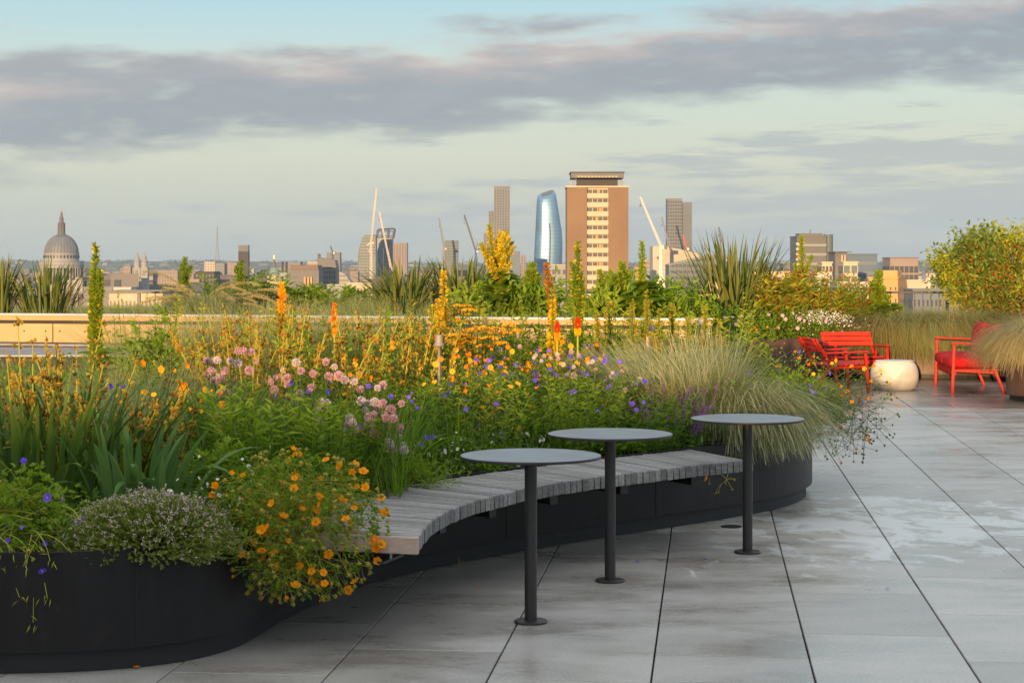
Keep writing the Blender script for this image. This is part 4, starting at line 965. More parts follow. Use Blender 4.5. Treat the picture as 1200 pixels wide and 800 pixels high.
BW = [(-9.5, 24.7), (wx(0, 24), 24.0), (wx(260, 23.2), 23.2), (wx(640, 22), 22.0), (wx(835, 21.6), 21.6)]
t = thing('raised_bed', 'sandy gold panelled raised bed wall with pale aluminium coping behind the planter', 'planter', (0, 0, 0))
BT = .915
def wallseg(mb, P, y0, z0, z1, th, m=0, off=0.0):
    P = np.array(P, float); P = P - np.array([0, off])
    for a, c in zip(P[:-1], P[1:]):
        V = [(a[0], a[1], z0), (c[0], c[1], z0), (c[0], c[1]+th, z0), (a[0], a[1]+th, z0), (a[0], a[1], z1), (c[0], c[1], z1), (c[0], c[1]+th, z1), (a[0], a[1]+th, z1)]
        mb.add(V, [[0, 3, 2, 1], [4, 5, 6, 7], [0, 1, 5, 4], [1, 2, 6, 5], [2, 3, 7, 6], [3, 0, 4, 7]], m)
mb = MB(); wallseg(mb, BW, 0, BT-.018, BT+.006, .16, off=.03); mb.build('coping', M['alu'], t)
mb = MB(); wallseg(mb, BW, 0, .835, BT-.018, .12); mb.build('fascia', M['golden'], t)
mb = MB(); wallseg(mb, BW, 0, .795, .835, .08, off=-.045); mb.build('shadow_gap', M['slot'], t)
BWd = catmull(BW, 8, closed=False)
seg = np.concatenate([[0], np.cumsum(np.linalg.norm(np.diff(BWd, axis=0), axis=1))])
def onwall(s_): return np.array([np.interp(s_, seg, BWd[:, 0]), np.interp(s_, seg, BWd[:, 1])])
k = (seg[-1]-.02) % 1.2
while k < seg[-1]-1.21:
    a, c = onwall(k+.006), onwall(k+1.2-.006); th = math.atan2(*(c-a)[::-1]); mm = (a+c)/2
    mb = MB(); mb.bbox((0, .0, .675), (np.linalg.norm(c-a), .03, .236), .004); pn = mb.build('panel', M['golden'], t, (mm[0], mm[1]-.028, 0), th)
    for q in (-.5, -.15, .2, .5):
        b_ = MB(); b_.lathe([(.011, 0), (.011, .004), (.006, .008), (0, .008)], n=8)
        o = b_.build('bolt', M['slot'], pn, (q*1.0, -.0152, .70)); o.rotation_euler = (R(90), 0, 0)
    k += 1.2
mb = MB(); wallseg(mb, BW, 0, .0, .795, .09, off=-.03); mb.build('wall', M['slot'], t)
mb = MB(); wallseg(mb, BW, 0, .520, .545, .30, off=.26); mb.build('ledge', M['zinc'], t)
mb = MB(); Pp = [tuple(p) for p in (np.array(BW)+[0, .1])] + [(1.75, 29.8), (-9.5, 29.8)]; mb.ngon([(x, y, .86) for x, y in Pp]); mb.build('soil', M['soil'], t)
t = thing('roof_light', 'low blue grey metal clad rooflight box before the sandy wall at far left', 'rooflight', (-6.2, 22.5, 0))
mb = MB(); mb.bbox((0, 0, .24), (4.4, 1.9, .48), .01); mb.build('kerb', M['slot'], t)
mb = MB(); mb.bbox((0, 0, .495), (4.5, 2.0, .03), .006); mb.build('lid', M['zinc'], t)
# brown planter on the right behind the seats
CB = [(wx(790, 23.2), 23.2), (wx(860, 24.6), 24.6), (wx(940, 25.1), 25.1), (wx(1040, 25.5), 25.5), (wx(1105, 25.4), 25.4), (6.45, 24.8), (6.62, 24.0), (6.5, 23.0), (6.25, 22.3), (5.9, 21.9), (5.68, 21.5), (5.8, 21.05), (6.4, 20.75), (7.2, 20.6), (9.5, 20.6), (9.5, 29.6), (1.8, 29.6)]
CBc = catmull(CB, 8)
t = thing('planter', 'brown metal planter behind the red chairs filled with grasses and shrubs', 'planter', (0, 0, 0))
n = len(CBc)
mb = MB(); wallring(mb, offset(CBc, .02), 0.06, .56); flatring(mb, offset(CBc, .02), offset(CBc, -.02), .5604); flatring(mb, offset(CBc, .02), offset(CBc, -.05), .0605); mb.build('body', M['corten'], t)
mb = MB(); wallring(mb, offset(CBc, -.02), 0.001, .062); mb.build('plinth', M['plinth'], t)
mb = MB(); mb.ngon(np.c_[offset(CBc, -.01), np.full(n, .53)]); mb.build('soil', M['soil'], t)

# ------------------------------------------------------------------ seats and pot
def seat(name, label, cat, loc, rot, w, dep, hs, ha, hb, cushions=0, splay=.06, slats=True):
    """+y is the front of the seat; the legs run up into the arms"""
    t = thing(name, label, cat, loc, rot, 'red metal lounge seats on the terrace')
    def bar(nm, a, b, r=.018, mat='redchair', flat=None):
        mb = MB(); a = np.array(a, float); b = np.array(b, float); D = Vector(b-a)
        mb.bbox((0, 0, 0), ((flat or (2*r, 2*r))[0], (flat or (2*r, 2*r))[1], D.length), .004, rot=None)
        o = mb.build(nm, M[mat], t); o.location = (a+b)/2; o.rotation_euler = D.to_track_quat('Z', 'Y').to_euler(); return o
    hw = w/2
    for sx in (-1, 1):
        bar('leg', (sx*(hw-.02), dep/2-.03+splay*.4, 0), (sx*(hw-.02), dep/2-.05, ha-.012), .019)
        bar('leg', (sx*(hw-.02), -dep/2+.02-splay, 0), (sx*(hw-.02), -dep/2+.17, hs+.08), .018)
        bar('back_post', (sx*(hw-.045), -dep/2+.15, hs+.0), (sx*(hw-.045), -dep/2-.035, hb-.03), .015)
        mb = MB(); mb.bbox((0, 0, 0), (.045, dep*.86, .022), .006)
        o = mb.build('armrest', M['redchair'], t, (sx*(hw-.02), .03, ha)); o.rotation_euler = (R(2), 0, 0)
        bar('side_rail', (sx*(hw-.045), -dep/2+.1, hs-.045), (sx*(hw-.045), dep/2-.05, hs-.02), .014)
    mb = MB()
    if slats:
        nsl = 7; pw = (dep-.14)/nsl
        for i in range(nsl): mb.bbox((0, -dep/2+.10+pw*(i+.5), hs-.012+i*.004), (w-.09, pw*.88, .02), .004)
        mb.bbox((-w*.3, 0, hs-.028), (.03, dep-.16, .02), .003); mb.bbox((w*.3, 0, hs-.028), (.03, dep-.16, .02), .003)
    else: mb.bbox((0, .02, hs-.012), (w-.09, dep-.14, .024), .006)
    mb.build('seat', M['redchair'], t)
    bar('front_rail', (-hw+.03, dep/2-.06, hs-.05), (hw-.03, dep/2-.06, hs-.05), .02, flat=(.03, .055))
    # back of three broad slats, leaning
    ang = math.atan2(.185, hb-.03-hs); Rb = Matrix.Rotation(-ang, 3, 'X').inverted()
    mb = MB(); nb = 3; z0, z1 = hs+.14, hb; ph = (z1-z0)/nb
    for i in range(nb):
        z = z0+ph*(i+.5); y = -dep/2+.15-.185*(z-hs)/(hb-.03-hs)+.012
        mb.bbox((0, y, z), (w-.05, .016, ph*.975), .004, rot=Rb)
    for sx in (-.32, .32):
        zc = (z0+z1)/2; y = -dep/2+.15-.185*(zc-hs)/(hb-.03-hs)
        mb.bbox((sx*w, y-.004, zc), (.03, .016, (z1-z0)*.98), .003, rot=Rb)
    mb.build('backrest', M['redback_sunlit'], t)
    if cushions:
        cw = (w-.12)/cushions
        for i in range(cushions):
            x = -w/2+.06+cw*(i+.5)
            mb = MB(); pill(mb, (x, .03, hs+.07), (cw-.008, dep-.06, .155), .045); o = mb.build('seat_cushion', M['redcush'], t, smooth=True)
            mb = MB(); pill(mb, (0, 0, 0), (cw-.012, .17, .40), .05)
            o = mb.build('back_cushion', M['redcush'], t, (x, -dep/2+.11, hs+.13+.19), smooth=True); o.rotation_euler = (R(14), 0, 0)
    return t
def pill(mb, c, d, r):
    """cushion: superellipsoid with a slight crown"""
    n, m = 24, 14
    u = np.linspace(-PI, PI, n, endpoint=False); v = np.linspace(-PI/2, PI/2, m)
    U, V = np.meshgrid(u, v)
    f = lambda a, e: np.sign(a)*np.abs(a)**e
    x = d[0]/2*f(np.cos(V), .35)*f(np.cos(U), .3); y = d[1]/2*f(np.cos(V), .35)*f(np.sin(U), .3); z = d[2]/2*f(np.sin(V), .55)
    P = np.stack([x, y, z], -1).reshape(-1, 3)+np.array(c)
    i, j = np.meshgrid(np.arange(m-1), np.arange(n), indexing='ij'); j2 = (j+1) % n
    mb.add(P, np.stack([i*n+j, i*n+j2, (i+1)*n+j2, (i+1)*n+j], -1).reshape(-1, 4))
seat('lounge_chair', 'orange-red metal lounge chair seen from behind, left of the white pot', 'chair', (wx(978, 22.95), 22.95, 0), R(-82), .80, .62, .335, .485, .655)
seat('lounge_chair', 'red slat-backed metal chair facing the viewer behind the orange-red chair', 'chair', (wx(1001, 24.45), 24.45, 0), R(180+9), .74, .62, .335, .485, .66)
seat('lounge_sofa', 'red metal sofa with scarlet seat and back cushions beside the tall grass', 'sofa', (5.62, 23.12, 0), R(84), 1.72, .66, .30, .60, .66, cushions=2, splay=.0, slats=False)
d = 23.15
t = thing('pot_table', 'squat white rounded pot table between the red seats', 'pot', (wx(1048, d), d, 0))
mb = MB(); q = lin(-1.2, 1.12, 26)
mb.lathe([(0.001, .001), (.13, .001)] + [(.165+.13*max(0, math.cos(a))**.8, .172+.178*math.sin(a)/math.sin(1.2)) for a in q], n=56); mb.build('bowl', M['potwhite'], t, smooth=True)
mb = MB(); mb.lathe([(.232, .343), (.236, .352), (.232, .360), (.215, .363), (0.001, .363)], n=56); mb.build('lid', M['potwhite'], t)
# ------------------------------------------------------------------ plants
G = lambda *c: list(c)
M['l_deep'] = leafm('deep green leaves', [(0.062, 0.124, 0.018), (0.107, 0.197, 0.025), (0.156, 0.259, 0.029)])
M['l_mid'] = leafm('mid green leaves', [(0.095, 0.175, 0.020), (0.157, 0.262, 0.028), (0.232, 0.321, 0.035)])
M['l_light'] = leafm('fresh green leaves', [(0.142, 0.232, 0.026), (0.208, 0.309, 0.032), (0.276, 0.340, 0.041)])
M['l_yel'] = leafm('yellow green leaves', [(0.254, 0.308, 0.031), (0.350, 0.373, 0.035), (0.473, 0.421, 0.046)])
M['l_blue'] = leafm('blue green sword leaves', [(.070, .135, .040), (.105, .19, .052), (.15, .23, .065)], .3)
M['l_sword'] = leafm('green sword leaves', [(0.051, 0.103, 0.022), (0.089, 0.152, 0.028), (0.146, 0.199, 0.037)], .22)
M['l_phorm'] = leafm('olive sword leaves', [(0.054, 0.090, 0.022), (0.096, 0.138, 0.032), (0.180, 0.174, 0.045)], .2)
M['l_red'] = leafm('autumn orange leaves', [(.30, .085, .02), (.34, .15, .03), (.20, .13, .03)])
M['straw'] = leafm('straw grass', [(0.270, 0.241, 0.112), (0.405, 0.345, 0.168), (0.540, 0.469, 0.256)], .4, .6)
M['stipa'] = leafm('green gold fine grass', [(.17, .225, .075), (.275, .325, .125), (.42, .42, .21)], .4, .6)
M['plume'] = leafm('pale plumes', [(.34, .33, .18), (.46, .43, .26), (.58, .53, .36)], .45, .6)
M['stipag'] = leafm('green fine grass', [(0.156, 0.206, 0.081), (0.247, 0.294, 0.121), (0.377, 0.375, 0.189)], .4, .6)
M['seed'] = leafm('golden seed heads', [(.28, .15, .025), (.42, .26, .03), (.40, .33, .05), (.24, .11, .02)], .3)
M['stemy'] = leafm('yellow green stems', [(.22, .26, .03), (.34, .35, .04), (.44, .38, .05)], .1)
M['stemg'] = leafm('green stems', [(.06, .10, .025), (.09, .14, .03)], .1)
M['stemb'] = leafm('brown twigs', [(.10, .065, .035), (.15, .10, .05)], 0)
M['orange'] = leafm('orange petals', [(.74, .15, .005), (.82, .22, .006), (.84, .29, .010)], .3)
M['orangey'] = leafm('amber petals', [(.86, .36, .015), (.86, .46, .02)], .3)
M['yellow'] = leafm('yellow petals', [(.70, .42, .010), (.80, .55, .02)], .3)
M['violet'] = leafm('violet petals', [(.10, .06, .55), (.16, .09, .65), (.20, .12, .60)], .3)
M['thyme'] = leafm('thyme leaves', [(0.162, 0.209, 0.041), (0.230, 0.277, 0.054), (0.297, 0.338, 0.077)], .3)
M['thymef'] = leafm('thyme florets', [(.58, .42, .44), (.66, .53, .54)], .3)
M['tawny'] = leafm('tawny grass', [(.15, .15, .04), (.27, .225, .075), (.42, .33, .14)], .4, .6)
M['l_olive'] = leafm('olive shrub leaves', [(.085, .14, .025), (.15, .21, .04), (.25, .29, .08)])
M['purple'] = leafm('purple petals', [(.15, .05, .28), (.22, .07, .36), (.28, .10, .40)], .3)
M['pink'] = leafm('dusty pink florets', [(.46, .25, .31), (.56, .36, .42), (.64, .47, .50)], .3)
M['palepink'] = leafm('pale pink florets', [(.58, .48, .50), (.68, .60, .60)], .3)
M['whitef'] = leafm('white petals', [(.75, .73, .70), (.80, .76, .74)], .3)
M['torchred'] = leafm('red torch florets', [(.72, .04, .02), (.78, .09, .02)], .3)
M['bud'] = leafm('green buds', [(.20, .22, .035), (.34, .32, .05), (.42, .30, .05)], .2)
M['achil'] = leafm('gold flat flower heads', [(.72, .34, .01), (.80, .45, .02), (.62, .26, .01)], .2)
M['rust'] = leafm('rust brown seed spike', [(.26, .10, .03), (.36, .16, .04), (.42, .22, .04)], .2)
def root(name, label, cat, px, d, z=SOIL, group=None, rotz=0.0, x=None):
    return thing(name, label, cat, (wx(px, d) if x is None else x, d, z), rotz, group)
# ---- shared flower heads (mesh only)
def fl5(r, petals=5, cup=.35, mat='orange', cmat='orangey', rng=RNG):
    mb = MB(); a = np.arange(petals)*2*PI/petals
    for k in a:
        D = np.array([math.cos(k), math.sin(k), cup]); S = np.array([-math.sin(k), math.cos(k), 0])
        w = r*.88*5/petals
        V = np.array([[0, 0, 0], D*r*.60+S*w*.5, D*r*1.0+S*w*.34+[0, 0, -r*.12], D*r*.90+[0, 0, -r*.02], D*r*1.0-S*w*.34+[0, 0, -r*.12], D*r*.60-S*w*.5])
        mb.add(V, [[0, 1, 2, 3, 4, 5]], 0)
    mb.octs(np.array([[0, 0, r*.12]]), r*.24, 1)
    return mb.mesh('flower', [M[mat], M[cmat]])
def globe(r, n=150, mat='pink', rng=RNG, inner='l_deep'):
    mb = MB(); v = unit(rng.normal(size=(n, 3)))
    mb.leaves(v*r*.45, v+rng.normal(size=(n, 3))*.25, r*.62, r*.34, 0, rng=rng)
    mb.octs(np.array([[0, 0, 0]]), r*.62, 0)
    return mb.mesh('flower_head', [M[mat]])
FLO = [fl5(.0185, 5, .3), fl5(.0195, 5, .65), fl5(.0175, 5, .2, 'orangey'), fl5(.0145, 5, 1.3)]
M['amber2'] = leafm('golden orange petals', [(.90, .30, .005), (.92, .38, .008), (.88, .22, .005)], .35)
FLG = [fl5(.0185, 5, .35, 'amber2', 'orange'), fl5(.0195, 5, .7, 'amber2', 'orange'), fl5(.018, 5, .15, 'amber2', 'orange'), fl5(.014, 5, 1.4, 'amber2', 'orange')]
FLV = [fl5(.016, 5, .25, 'violet', 'palepink'), fl5(.015, 5, .5, 'violet', 'violet')]
FLW = [fl5(.010, 9, .15, 'whitef', 'yellow')]
FLK = [fl5(.013, 5, .4, 'pink', 'palepink')]
GLB = [globe(.024), globe(.021, 130, 'pink'), globe(.023, 140, 'palepink')]
SCB = [globe(.020, 90, 'palepink'), globe(.018, 90, 'pink'), globe(.016, 80, 'purple')]
def put(name, mesh, parent, loc, rng, tilt=.6, sc=(.85, 1.15), face=None):
    o = bpy.data.objects.new(name, mesh); link(o, parent); o.location = [float(c) for c in loc]
    if face is None: o.rotation_euler = (rng.normal()*tilt, rng.normal()*tilt, rng.uniform(0, 6.28))
    else:
        D = Vector(face+rng.normal(size=3)*tilt); o.rotation_euler = D.to_track_quat('Z', 'Y').to_euler()
    k = rng.uniform(*sc); o.scale = (k, k, k); return o
# ---- plant kinds
def lobed(mb, C, D, size, m, rng, lobes=5, spread=1.15):
    """hand-shaped leaves"""
    N = len(C); D = unit(D); rv = np.array([0, 0, 1.0]) + rng.normal(size=(N, 3))*.35
    S = unit(np.cross(D, rv)); 
    for k in np.linspace(-spread, spread, lobes):
        dd = D*math.cos(k)+S*math.sin(k)
        mb.leaves(C, dd, size*(1-.22*abs(k)), size*.36, m, rng=rng, up=np.array([0, 0, 1.0])+np.zeros((N, 3)))
def fill_leaves(mb, n, cen, rad, L, Wd, m, rng, hemi=True, out=.6, lob=False, core=.35):
    v = unit(rng.normal(size=(n, 3)))
    if hemi: v[:, 2] = np.abs(v[:, 2])
    q = rng.uniform(core, 1, n)[:, None]**.6
    lump = 1+.22*np.sin(v[:, :1]*7+v[:, 1:2]*5+cen[0]*9)
    C = np.array(cen)+v*q*np.array(rad)*lump
    D = v*out+rng.normal(size=(n, 3))*.6
    if lob: lobed(mb, C, D, rng.uniform(*L, n), m, rng)
    else: mb.leaves(C, D, rng.uniform(*L, n), rng.uniform(*Wd, n), m, rng=rng)
def grass(mb, n, r, L, th0, th1, w, m, rng, wind=None, K=7, az=None, pw=1.2, taper=.15):
    p, a = disc(n, r, rng)
    a2 = a + rng.normal(size=n)*.7 if az is None else rng.normal(size=n)*az[1]+az[0]
    P, S = arcs(p, a2, rng.uniform(*L, n), rng.uniform(*th0, n), rng.uniform(*th1, n), K, pw, wind)
    Wd = w*np.linspace(1, taper, K)[None]*rng.uniform(.7, 1.3, n)[:, None]
    mb.ribbons(P, Wd, S, m); return P
def swords(mb, n, r, L, th0, th1, w, m, rng, K=7, kink=0, wind=None, az=None):
    p, a = disc(n, r, rng)
    a = a if az is None else rng.normal(size=n)*az[1]+az[0]
    P, S = arcs(p, a+rng.normal(size=n)*.35, rng.uniform(*L, n), rng.uniform(*th0, n), rng.uniform(*th1, n), K, 1.6, wind)
    prof = np.interp(np.linspace(0, 1, K), [0, .15, .6, .88, 1], [.7, .9, 1, .6, .06])
    mb.vblades(P, w*prof[None]*rng.uniform(.7, 1.2, n)[:, None], S, m); return P
def seedstems(t, n, r, Hh, rng, lean=.18, pods='seed', stem='stemy', podr=.008, top=.55, per=26, wind=None):
    """stiff stems whose upper part is set with little clusters of pods; each stem a part"""
    p, a = disc(n, r, rng); L = rng.uniform(*Hh, n)
    P, S = arcs(p, a, L, rng.uniform(0, lean, n), rng.uniform(0, lean*2.4, n), 8, 1, wind if wind is not None else (-.07+rng.normal()*.07, 0, 0))
    for k in range(n):
        mb = MB(); mb.tubes(P[k:k+1], np.linspace(.0048, .0024, 8)[None], 4, 0)
        u_ = np.round(rng.uniform(1-top, 1, per)*9)/9+rng.normal(size=per)*.008; x = np.clip(u_, 0, 1)*7; i = np.clip(x.astype(int), 0, 6); f = (x-i)[:, None]
        C = P[k, i]*(1-f)+P[k, i+1]*f+rng.normal(size=(per, 3))*podr*1.15
        mb.octs(C, rng.uniform(.55, 1.15, per)*podr, 1, 1.25); h = per//2
        mb.leaves(C[:h], rng.normal(size=(h, 3))+[0, 0, .8], podr*2.6, podr*1.1, 1, rng=rng)
        mb.build('seed_stem', [M[stem], M[pods]], t)
    return P
def iris(name, label, px, d, n=34, h=(.35, .6), r=.2, w=.03, mat='l_sword', seed=1, **k):
    rng = np.random.default_rng(seed); t = root(name, label, 'plant', px, d, **k)
    mb = MB(); swords(mb, n, r, h, (.02, .25), (.2, 1.1), w, 0, rng, 9)
    nb = max(3, n//5); P = swords(mb, nb, r, h, (.1, .4), (1.6, 2.7), w*1.1, 0, rng, 10)
    mb.build('leaves', M[mat], t, smooth=True); return t, rng
def verbascum(label, px, d, tip, z=SOIL, n=7, rad=.10, spread=.12, mats=('l_yel', 'yellow'), yellowness=.35, base=.3, seed=1, leafmat='l_light', name='mullein', bare=.25, leafL=.3, lean=0.0, bloom=1.0, brlen=(.2, .42)):
    """tall flower spire with side spires and big base leaves"""
    rng = np.random.default_rng(seed); t = root(name, label, 'plant', px, d, z)
    Hh = wz(tip, d)-z
    def spire(p0, p1, r0, m, yl):
        k = int(np.linalg.norm(p1-p0)/.011)+10; u_ = rng.uniform(0, 1, k*5)
        ax = unit(p1-p0); v = unit(np.cross(rng.normal(size=(k*5, 3)), ax)); rr = r0*np.interp(u_, [0, .12, .7, 1], [.55, 1, .8, .12])*(1+.35*np.sin(u_*37+r0*900)*np.sin(u_*11))
        C = p0+(p1-p0)*u_[:, None]+v*rr[:, None]*rng.uniform(.2, .8, k*5)[:, None]
        D = v+ax*.9
        y = rng.random(k*5) < yl
        m.leaves(C[~y], D[~y], rng.uniform(.6, 1.1, (~y).sum())*r0*.85+.006, r0*.42+.004, 0, rng=rng)
        m.leaves(C[y], (v*1.2+ax*.3)[y], r0*.6+.008, r0*.65+.006, 1, rng=rng)
        m.octs(C[::4], r0*.22, 0)
    top = np.array([lean, 0, Hh]); b0 = np.array([lean*bare, 0, Hh*bare])
    mb = MB(); mb.tube([(0, 0, 0), b0, (b0+top)/2, top*.98], [.014, .012, .009, .004], 6); mb.build('stem', M['stemg'], t, smooth=True)
    mb = MB(); spire(b0, top, rad*.42, mb, yellowness*bloom); mb.build('flower_spire', [M[mats[0]], M[mats[1]]], t)
    for i in range(n):
        u_ = rng.uniform(bare, .62); p0 = b0+(top-b0)*(u_-bare)/(1-bare); a = rng.uniform(0, 2*PI); L = Hh*rng.uniform(*brlen)*(1.15-u_*.6)
        p1 = p0+np.array([math.cos(a)*spread*rng.uniform(.6, 1.1), math.sin(a)*spread, L])
        mb = MB(); spire(p0+(p1-p0)*.12, p1, rad*.30, mb, yellowness*1.1*bloom); mb.tube([p0, p1], .005, 4); mb.build('side_spire', [M[mats[0]], M[mats[1]]], t)
    nl = int(46*base/.3); mb = MB(); p = np.zeros((nl, 3)); p[:, 2] = rng.uniform(0, Hh*.42, nl)
    P, S = arcs(p, rng.uniform(0, 6.28, nl), leafL*rng.uniform(.6, 1.1, nl)*(1-p[:, 2]/Hh*1.0), rng.uniform(.5, 1.0, nl), rng.uniform(1.5, 2.4, nl), 6)
    mb.vblades(P, leafL*.32*np.array([.25, .8, 1, .9, .55, .04])[None]*np.ones((nl, 1)), S, 0, .18); mb.build('leaves', M[leafmat], t, smooth=True)
    return t
def torch(label, px, d, tip, z=SOIL, r=.032, L=.17, cols=('orange', 'orangey'), seed=1, leaf=True, lean=0.):
    rng = np.random.default_rng(seed); t = root('torch_lily', label, 'plant', px, d, z); Hh = wz(tip, d)-z
    mb = MB(); mb.tube([(0, 0, 0), (lean*.3, 0, Hh*.5), (lean, 0, Hh-L*.3)], [.009, .008, .006], 6); mb.build('stem', M['stemy'], t, smooth=True)
    n = 420; u_ = rng.uniform(0, 1, n); a = rng.uniform(0, 6.28, n); rr = r*np.interp(u_, [0, .15, .6, 1], [.75, 1, .8, .1])
    v = np.stack([np.cos(a), np.sin(a), np.zeros(n)], -1)
    C = np.array([lean, 0, Hh-L])+v*rr[:, None]*.25+np.array([0, 0, 1.0])*(u_*L)[:, None]
    D = v*1.0+np.array([0, 0, 1.0])*np.interp(u_, [0, .5, 1], [-1.4, -.2, 1.2])[:, None]
    mb = MB(); hi = u_ > .42
    mb.leaves(C[hi], D[hi], r*.85, r*.42, 0, rng=rng); mb.leaves(C[~hi], D[~hi], r*1.0, r*.42, 1, rng=rng)
    mb.build('flower_torch', [M[cols[0]], M[cols[1]]], t)
    if leaf:
        mb = MB(); grass(mb, 26, .05, (.3, .55), (.1, .4), (1.0, 2.0), .014, 0, rng); mb.build('leaves', M['l_mid'], t, smooth=True)
    return t
def phormium(label, px, d, z, top, n=60, w=.035, spread=.55, mat='l_phorm', seed=1, r=.12, name='flax_lily'):
    rng = np.random.default_rng(seed); t = root(name, label, 'plant', px, d, z); Hh = wz(top, d)-z
    mb = MB(); swords(mb, n, r, (Hh*.6, Hh*1.05), (.0, spread*.5), (spread*.2, spread*1.4), w, 0, rng, 7)
    swords(mb, n//3, r, (Hh*.5, Hh*.9), (.2, spread*.9), (spread*1.0, spread*2.6), w, 0, rng, 8)
    mb.build('leaves', M[mat], t, smooth=True); return t
def stipa(name, label, px, d, z, n, r, L, mat, seed=1, wind=None, w=.0028, th0=(.0, .6), th1=(.6, 2.2), az=None, parts=(1,), squash=1, **k):
    rng = np.random.default_rng(seed); t = root(name, label, 'ornamental grass', px, d, z, **k)
    mb = MB(); grass(mb, n, r, L, th0, th1, w, 0, rng, wind, 8, az, 1.1, .25); o = mb.build('blades', M[mat], t); o.scale = (1, squash, 1); return t, rng
def pods_cloud(t, heads, root_off, rng, flo, stem='stemg', sag=.12, fname='flower', tilt=.75, face=None, sc=(.62, 1.2), r=.0016):
    """thin stems from the base of the plant to each head, a head on each"""
    n = len(heads); b = rng.normal(size=(n, 3))*np.array([.03, .03, .0]) + np.array(root_off)
    mid = (b+heads)/2+rng.normal(size=(n, 3))*.04+np.array([0, 0, sag])
    mb = MB(); P = bez(b, mid, heads, 7); mb.tubes(P, r, 3); mb.build('stem', M[stem], t)
    for h in heads[:100]: put(fname, flo[rng.integers(len(flo))], t, h, rng, tilt, sc, face)
    return P
def geum(label, px, d, nf, cen, rad, nb=60, seed=1, z=SOIL, group=None, leafn=500, leafr=.18, flo=None, name='geum', face=None, budm='bud', leafm_='l_mid', stem='stemg', cat='flowering plant', lobs=True, br=.0065, haze=0, hazem='l_yel', stemr=.0016):
    rng = np.random.default_rng(seed); t = root(name, label, cat, px, d, z, group)
    v = rng.normal(size=(nf+nb, 3)); v = v/np.maximum(1, np.linalg.norm(v, axis=1, keepdims=True)/1.5)/1.5
    Hd = np.array(cen)+v*np.array(rad)
    pods_cloud(t, Hd[:nf], (0, 0, .02), rng, flo or FLO, stem, face=face, r=stemr)
    if nb:
        Hb = Hd[nf:]; b = rng.normal(size=(nb, 3))*.04; src = Hd[rng.integers(0, nf, nb)]
        P0 = src*.75+np.array([0, 0, -.02]); mb = MB(); mb.tubes(bez(P0, (P0+Hb)/2+[0, 0, .03], Hb, 5), .0012, 3, 0); mb.octs(Hb, br*rng.uniform(.8, 1.3, nb), 1)
        mb.leaves(np.repeat(Hb, 5, 0), rng.normal(size=(nb*5, 3)), br*1.7, br*.8, 1, rng=rng); mb.build('buds', [M[stem], M[budm]], t)
    if haze:
        v = rng.normal(size=(haze, 3)); v = v/np.maximum(1, np.linalg.norm(v, axis=1, keepdims=True)/1.4)/1.6
        mb = MB(); mb.leaves(np.array(cen)+v*np.array(rad), rng.normal(size=(haze, 3))+[0, -.3, .3], rng.uniform(.015, .04, haze), rng.uniform(.008, .018, haze), 0, rng=rng); mb.build('stem_leaves', M[hazem], t)
    mb = MB()
    if leafn:
        fill_leaves(mb, leafn, (0, 0, .02), (leafr, leafr, leafr*.9), (.02, .045), (.012, .022), 0, rng, lob=lobs); mb.build('leaves', M[leafm_], t)
    return t
def bush(name, label, px, d, rad, n, L, Wd, mat, seed=1, z=SOIL, lob=False, cz=.0, stems=20, cat='plant', group=None, hemi=True):
    rng = np.random.default_rng(seed); t = root(name, label, cat, px, d, z, group)
    mb = MB(); fill_leaves(mb, n, (0, 0, cz), rad, L, Wd, 0, rng, lob=lob, hemi=hemi); mb.build('leaves', M[mat], t)
    v = unit(rng.normal(size=(stems, 3))); v[:, 2] = np.abs(v[:, 2]); b = rng.normal(size=(stems, 3))*.03; b[:, 2] = 0
    mb = MB(); mb.tubes(bez(b, v*np.array(rad)*.4+[0, 0, .05], np.array((0, 0, cz))+v*np.array(rad)*.9), .003, 3); mb.build('stems', M['stemg'], t); return t, rng
def uprights(name, label, px, d, n, r, Hh, mat, seed=1, z=SOIL, L=(.03, .06), w=(.008, .014), per=34, cat='plant', lean=.35, group=None, tipcol=None):
    """bunch of leafy upright stems"""
    rng = np.random.default_rng(seed); t = root(name, label, cat, px, d, z, group)
    p, a = disc(n, r, rng); P, S = arcs(p, a, rng.uniform(*Hh, n), rng.uniform(0, lean*.6, n), rng.uniform(0, lean*1.6, n), 7)
    mb = MB(); mb.tubes(P, np.linspace(.0035, .0015, 7)[None], 3); mb.build('stems', M['stemg'], t)
    u_ = rng.uniform(.12, 1, (n, per))*6; i = np.clip(u_.astype(int), 0, 5); f = (u_-i)[..., None]
    C = (P[np.arange(n)[:, None], i]*(1-f)+P[np.arange(n)[:, None], i+1]*f).reshape(-1, 3)
    aa = rng.uniform(0, 6.28, len(C)); D = np.stack([np.cos(aa), np.sin(aa), rng.uniform(.1, .9, len(C))], -1)
    mb = MB(); mb.leaves(C, D, rng.uniform(*L, len(C)), rng.uniform(*w, len(C)), 0, rng=rng); mb.build('leaves', M[mat], t)
    return t, rng, P
# ------------------------------------------------------------------ planting of the main planter, front left first
def inside(P, poly):
    x, y = P[:, 0], P[:, 1]; c = np.zeros(len(P), bool); j = len(poly)-1
    for i in range(len(poly)):
        xi, yi = poly[i]; xj, yj = poly[j]
        c ^= ((yi > y) != (yj > y)) & (x < (xj-xi)*(y-yi)/(yj-yi+1e-12)+xi); j = i
    return c
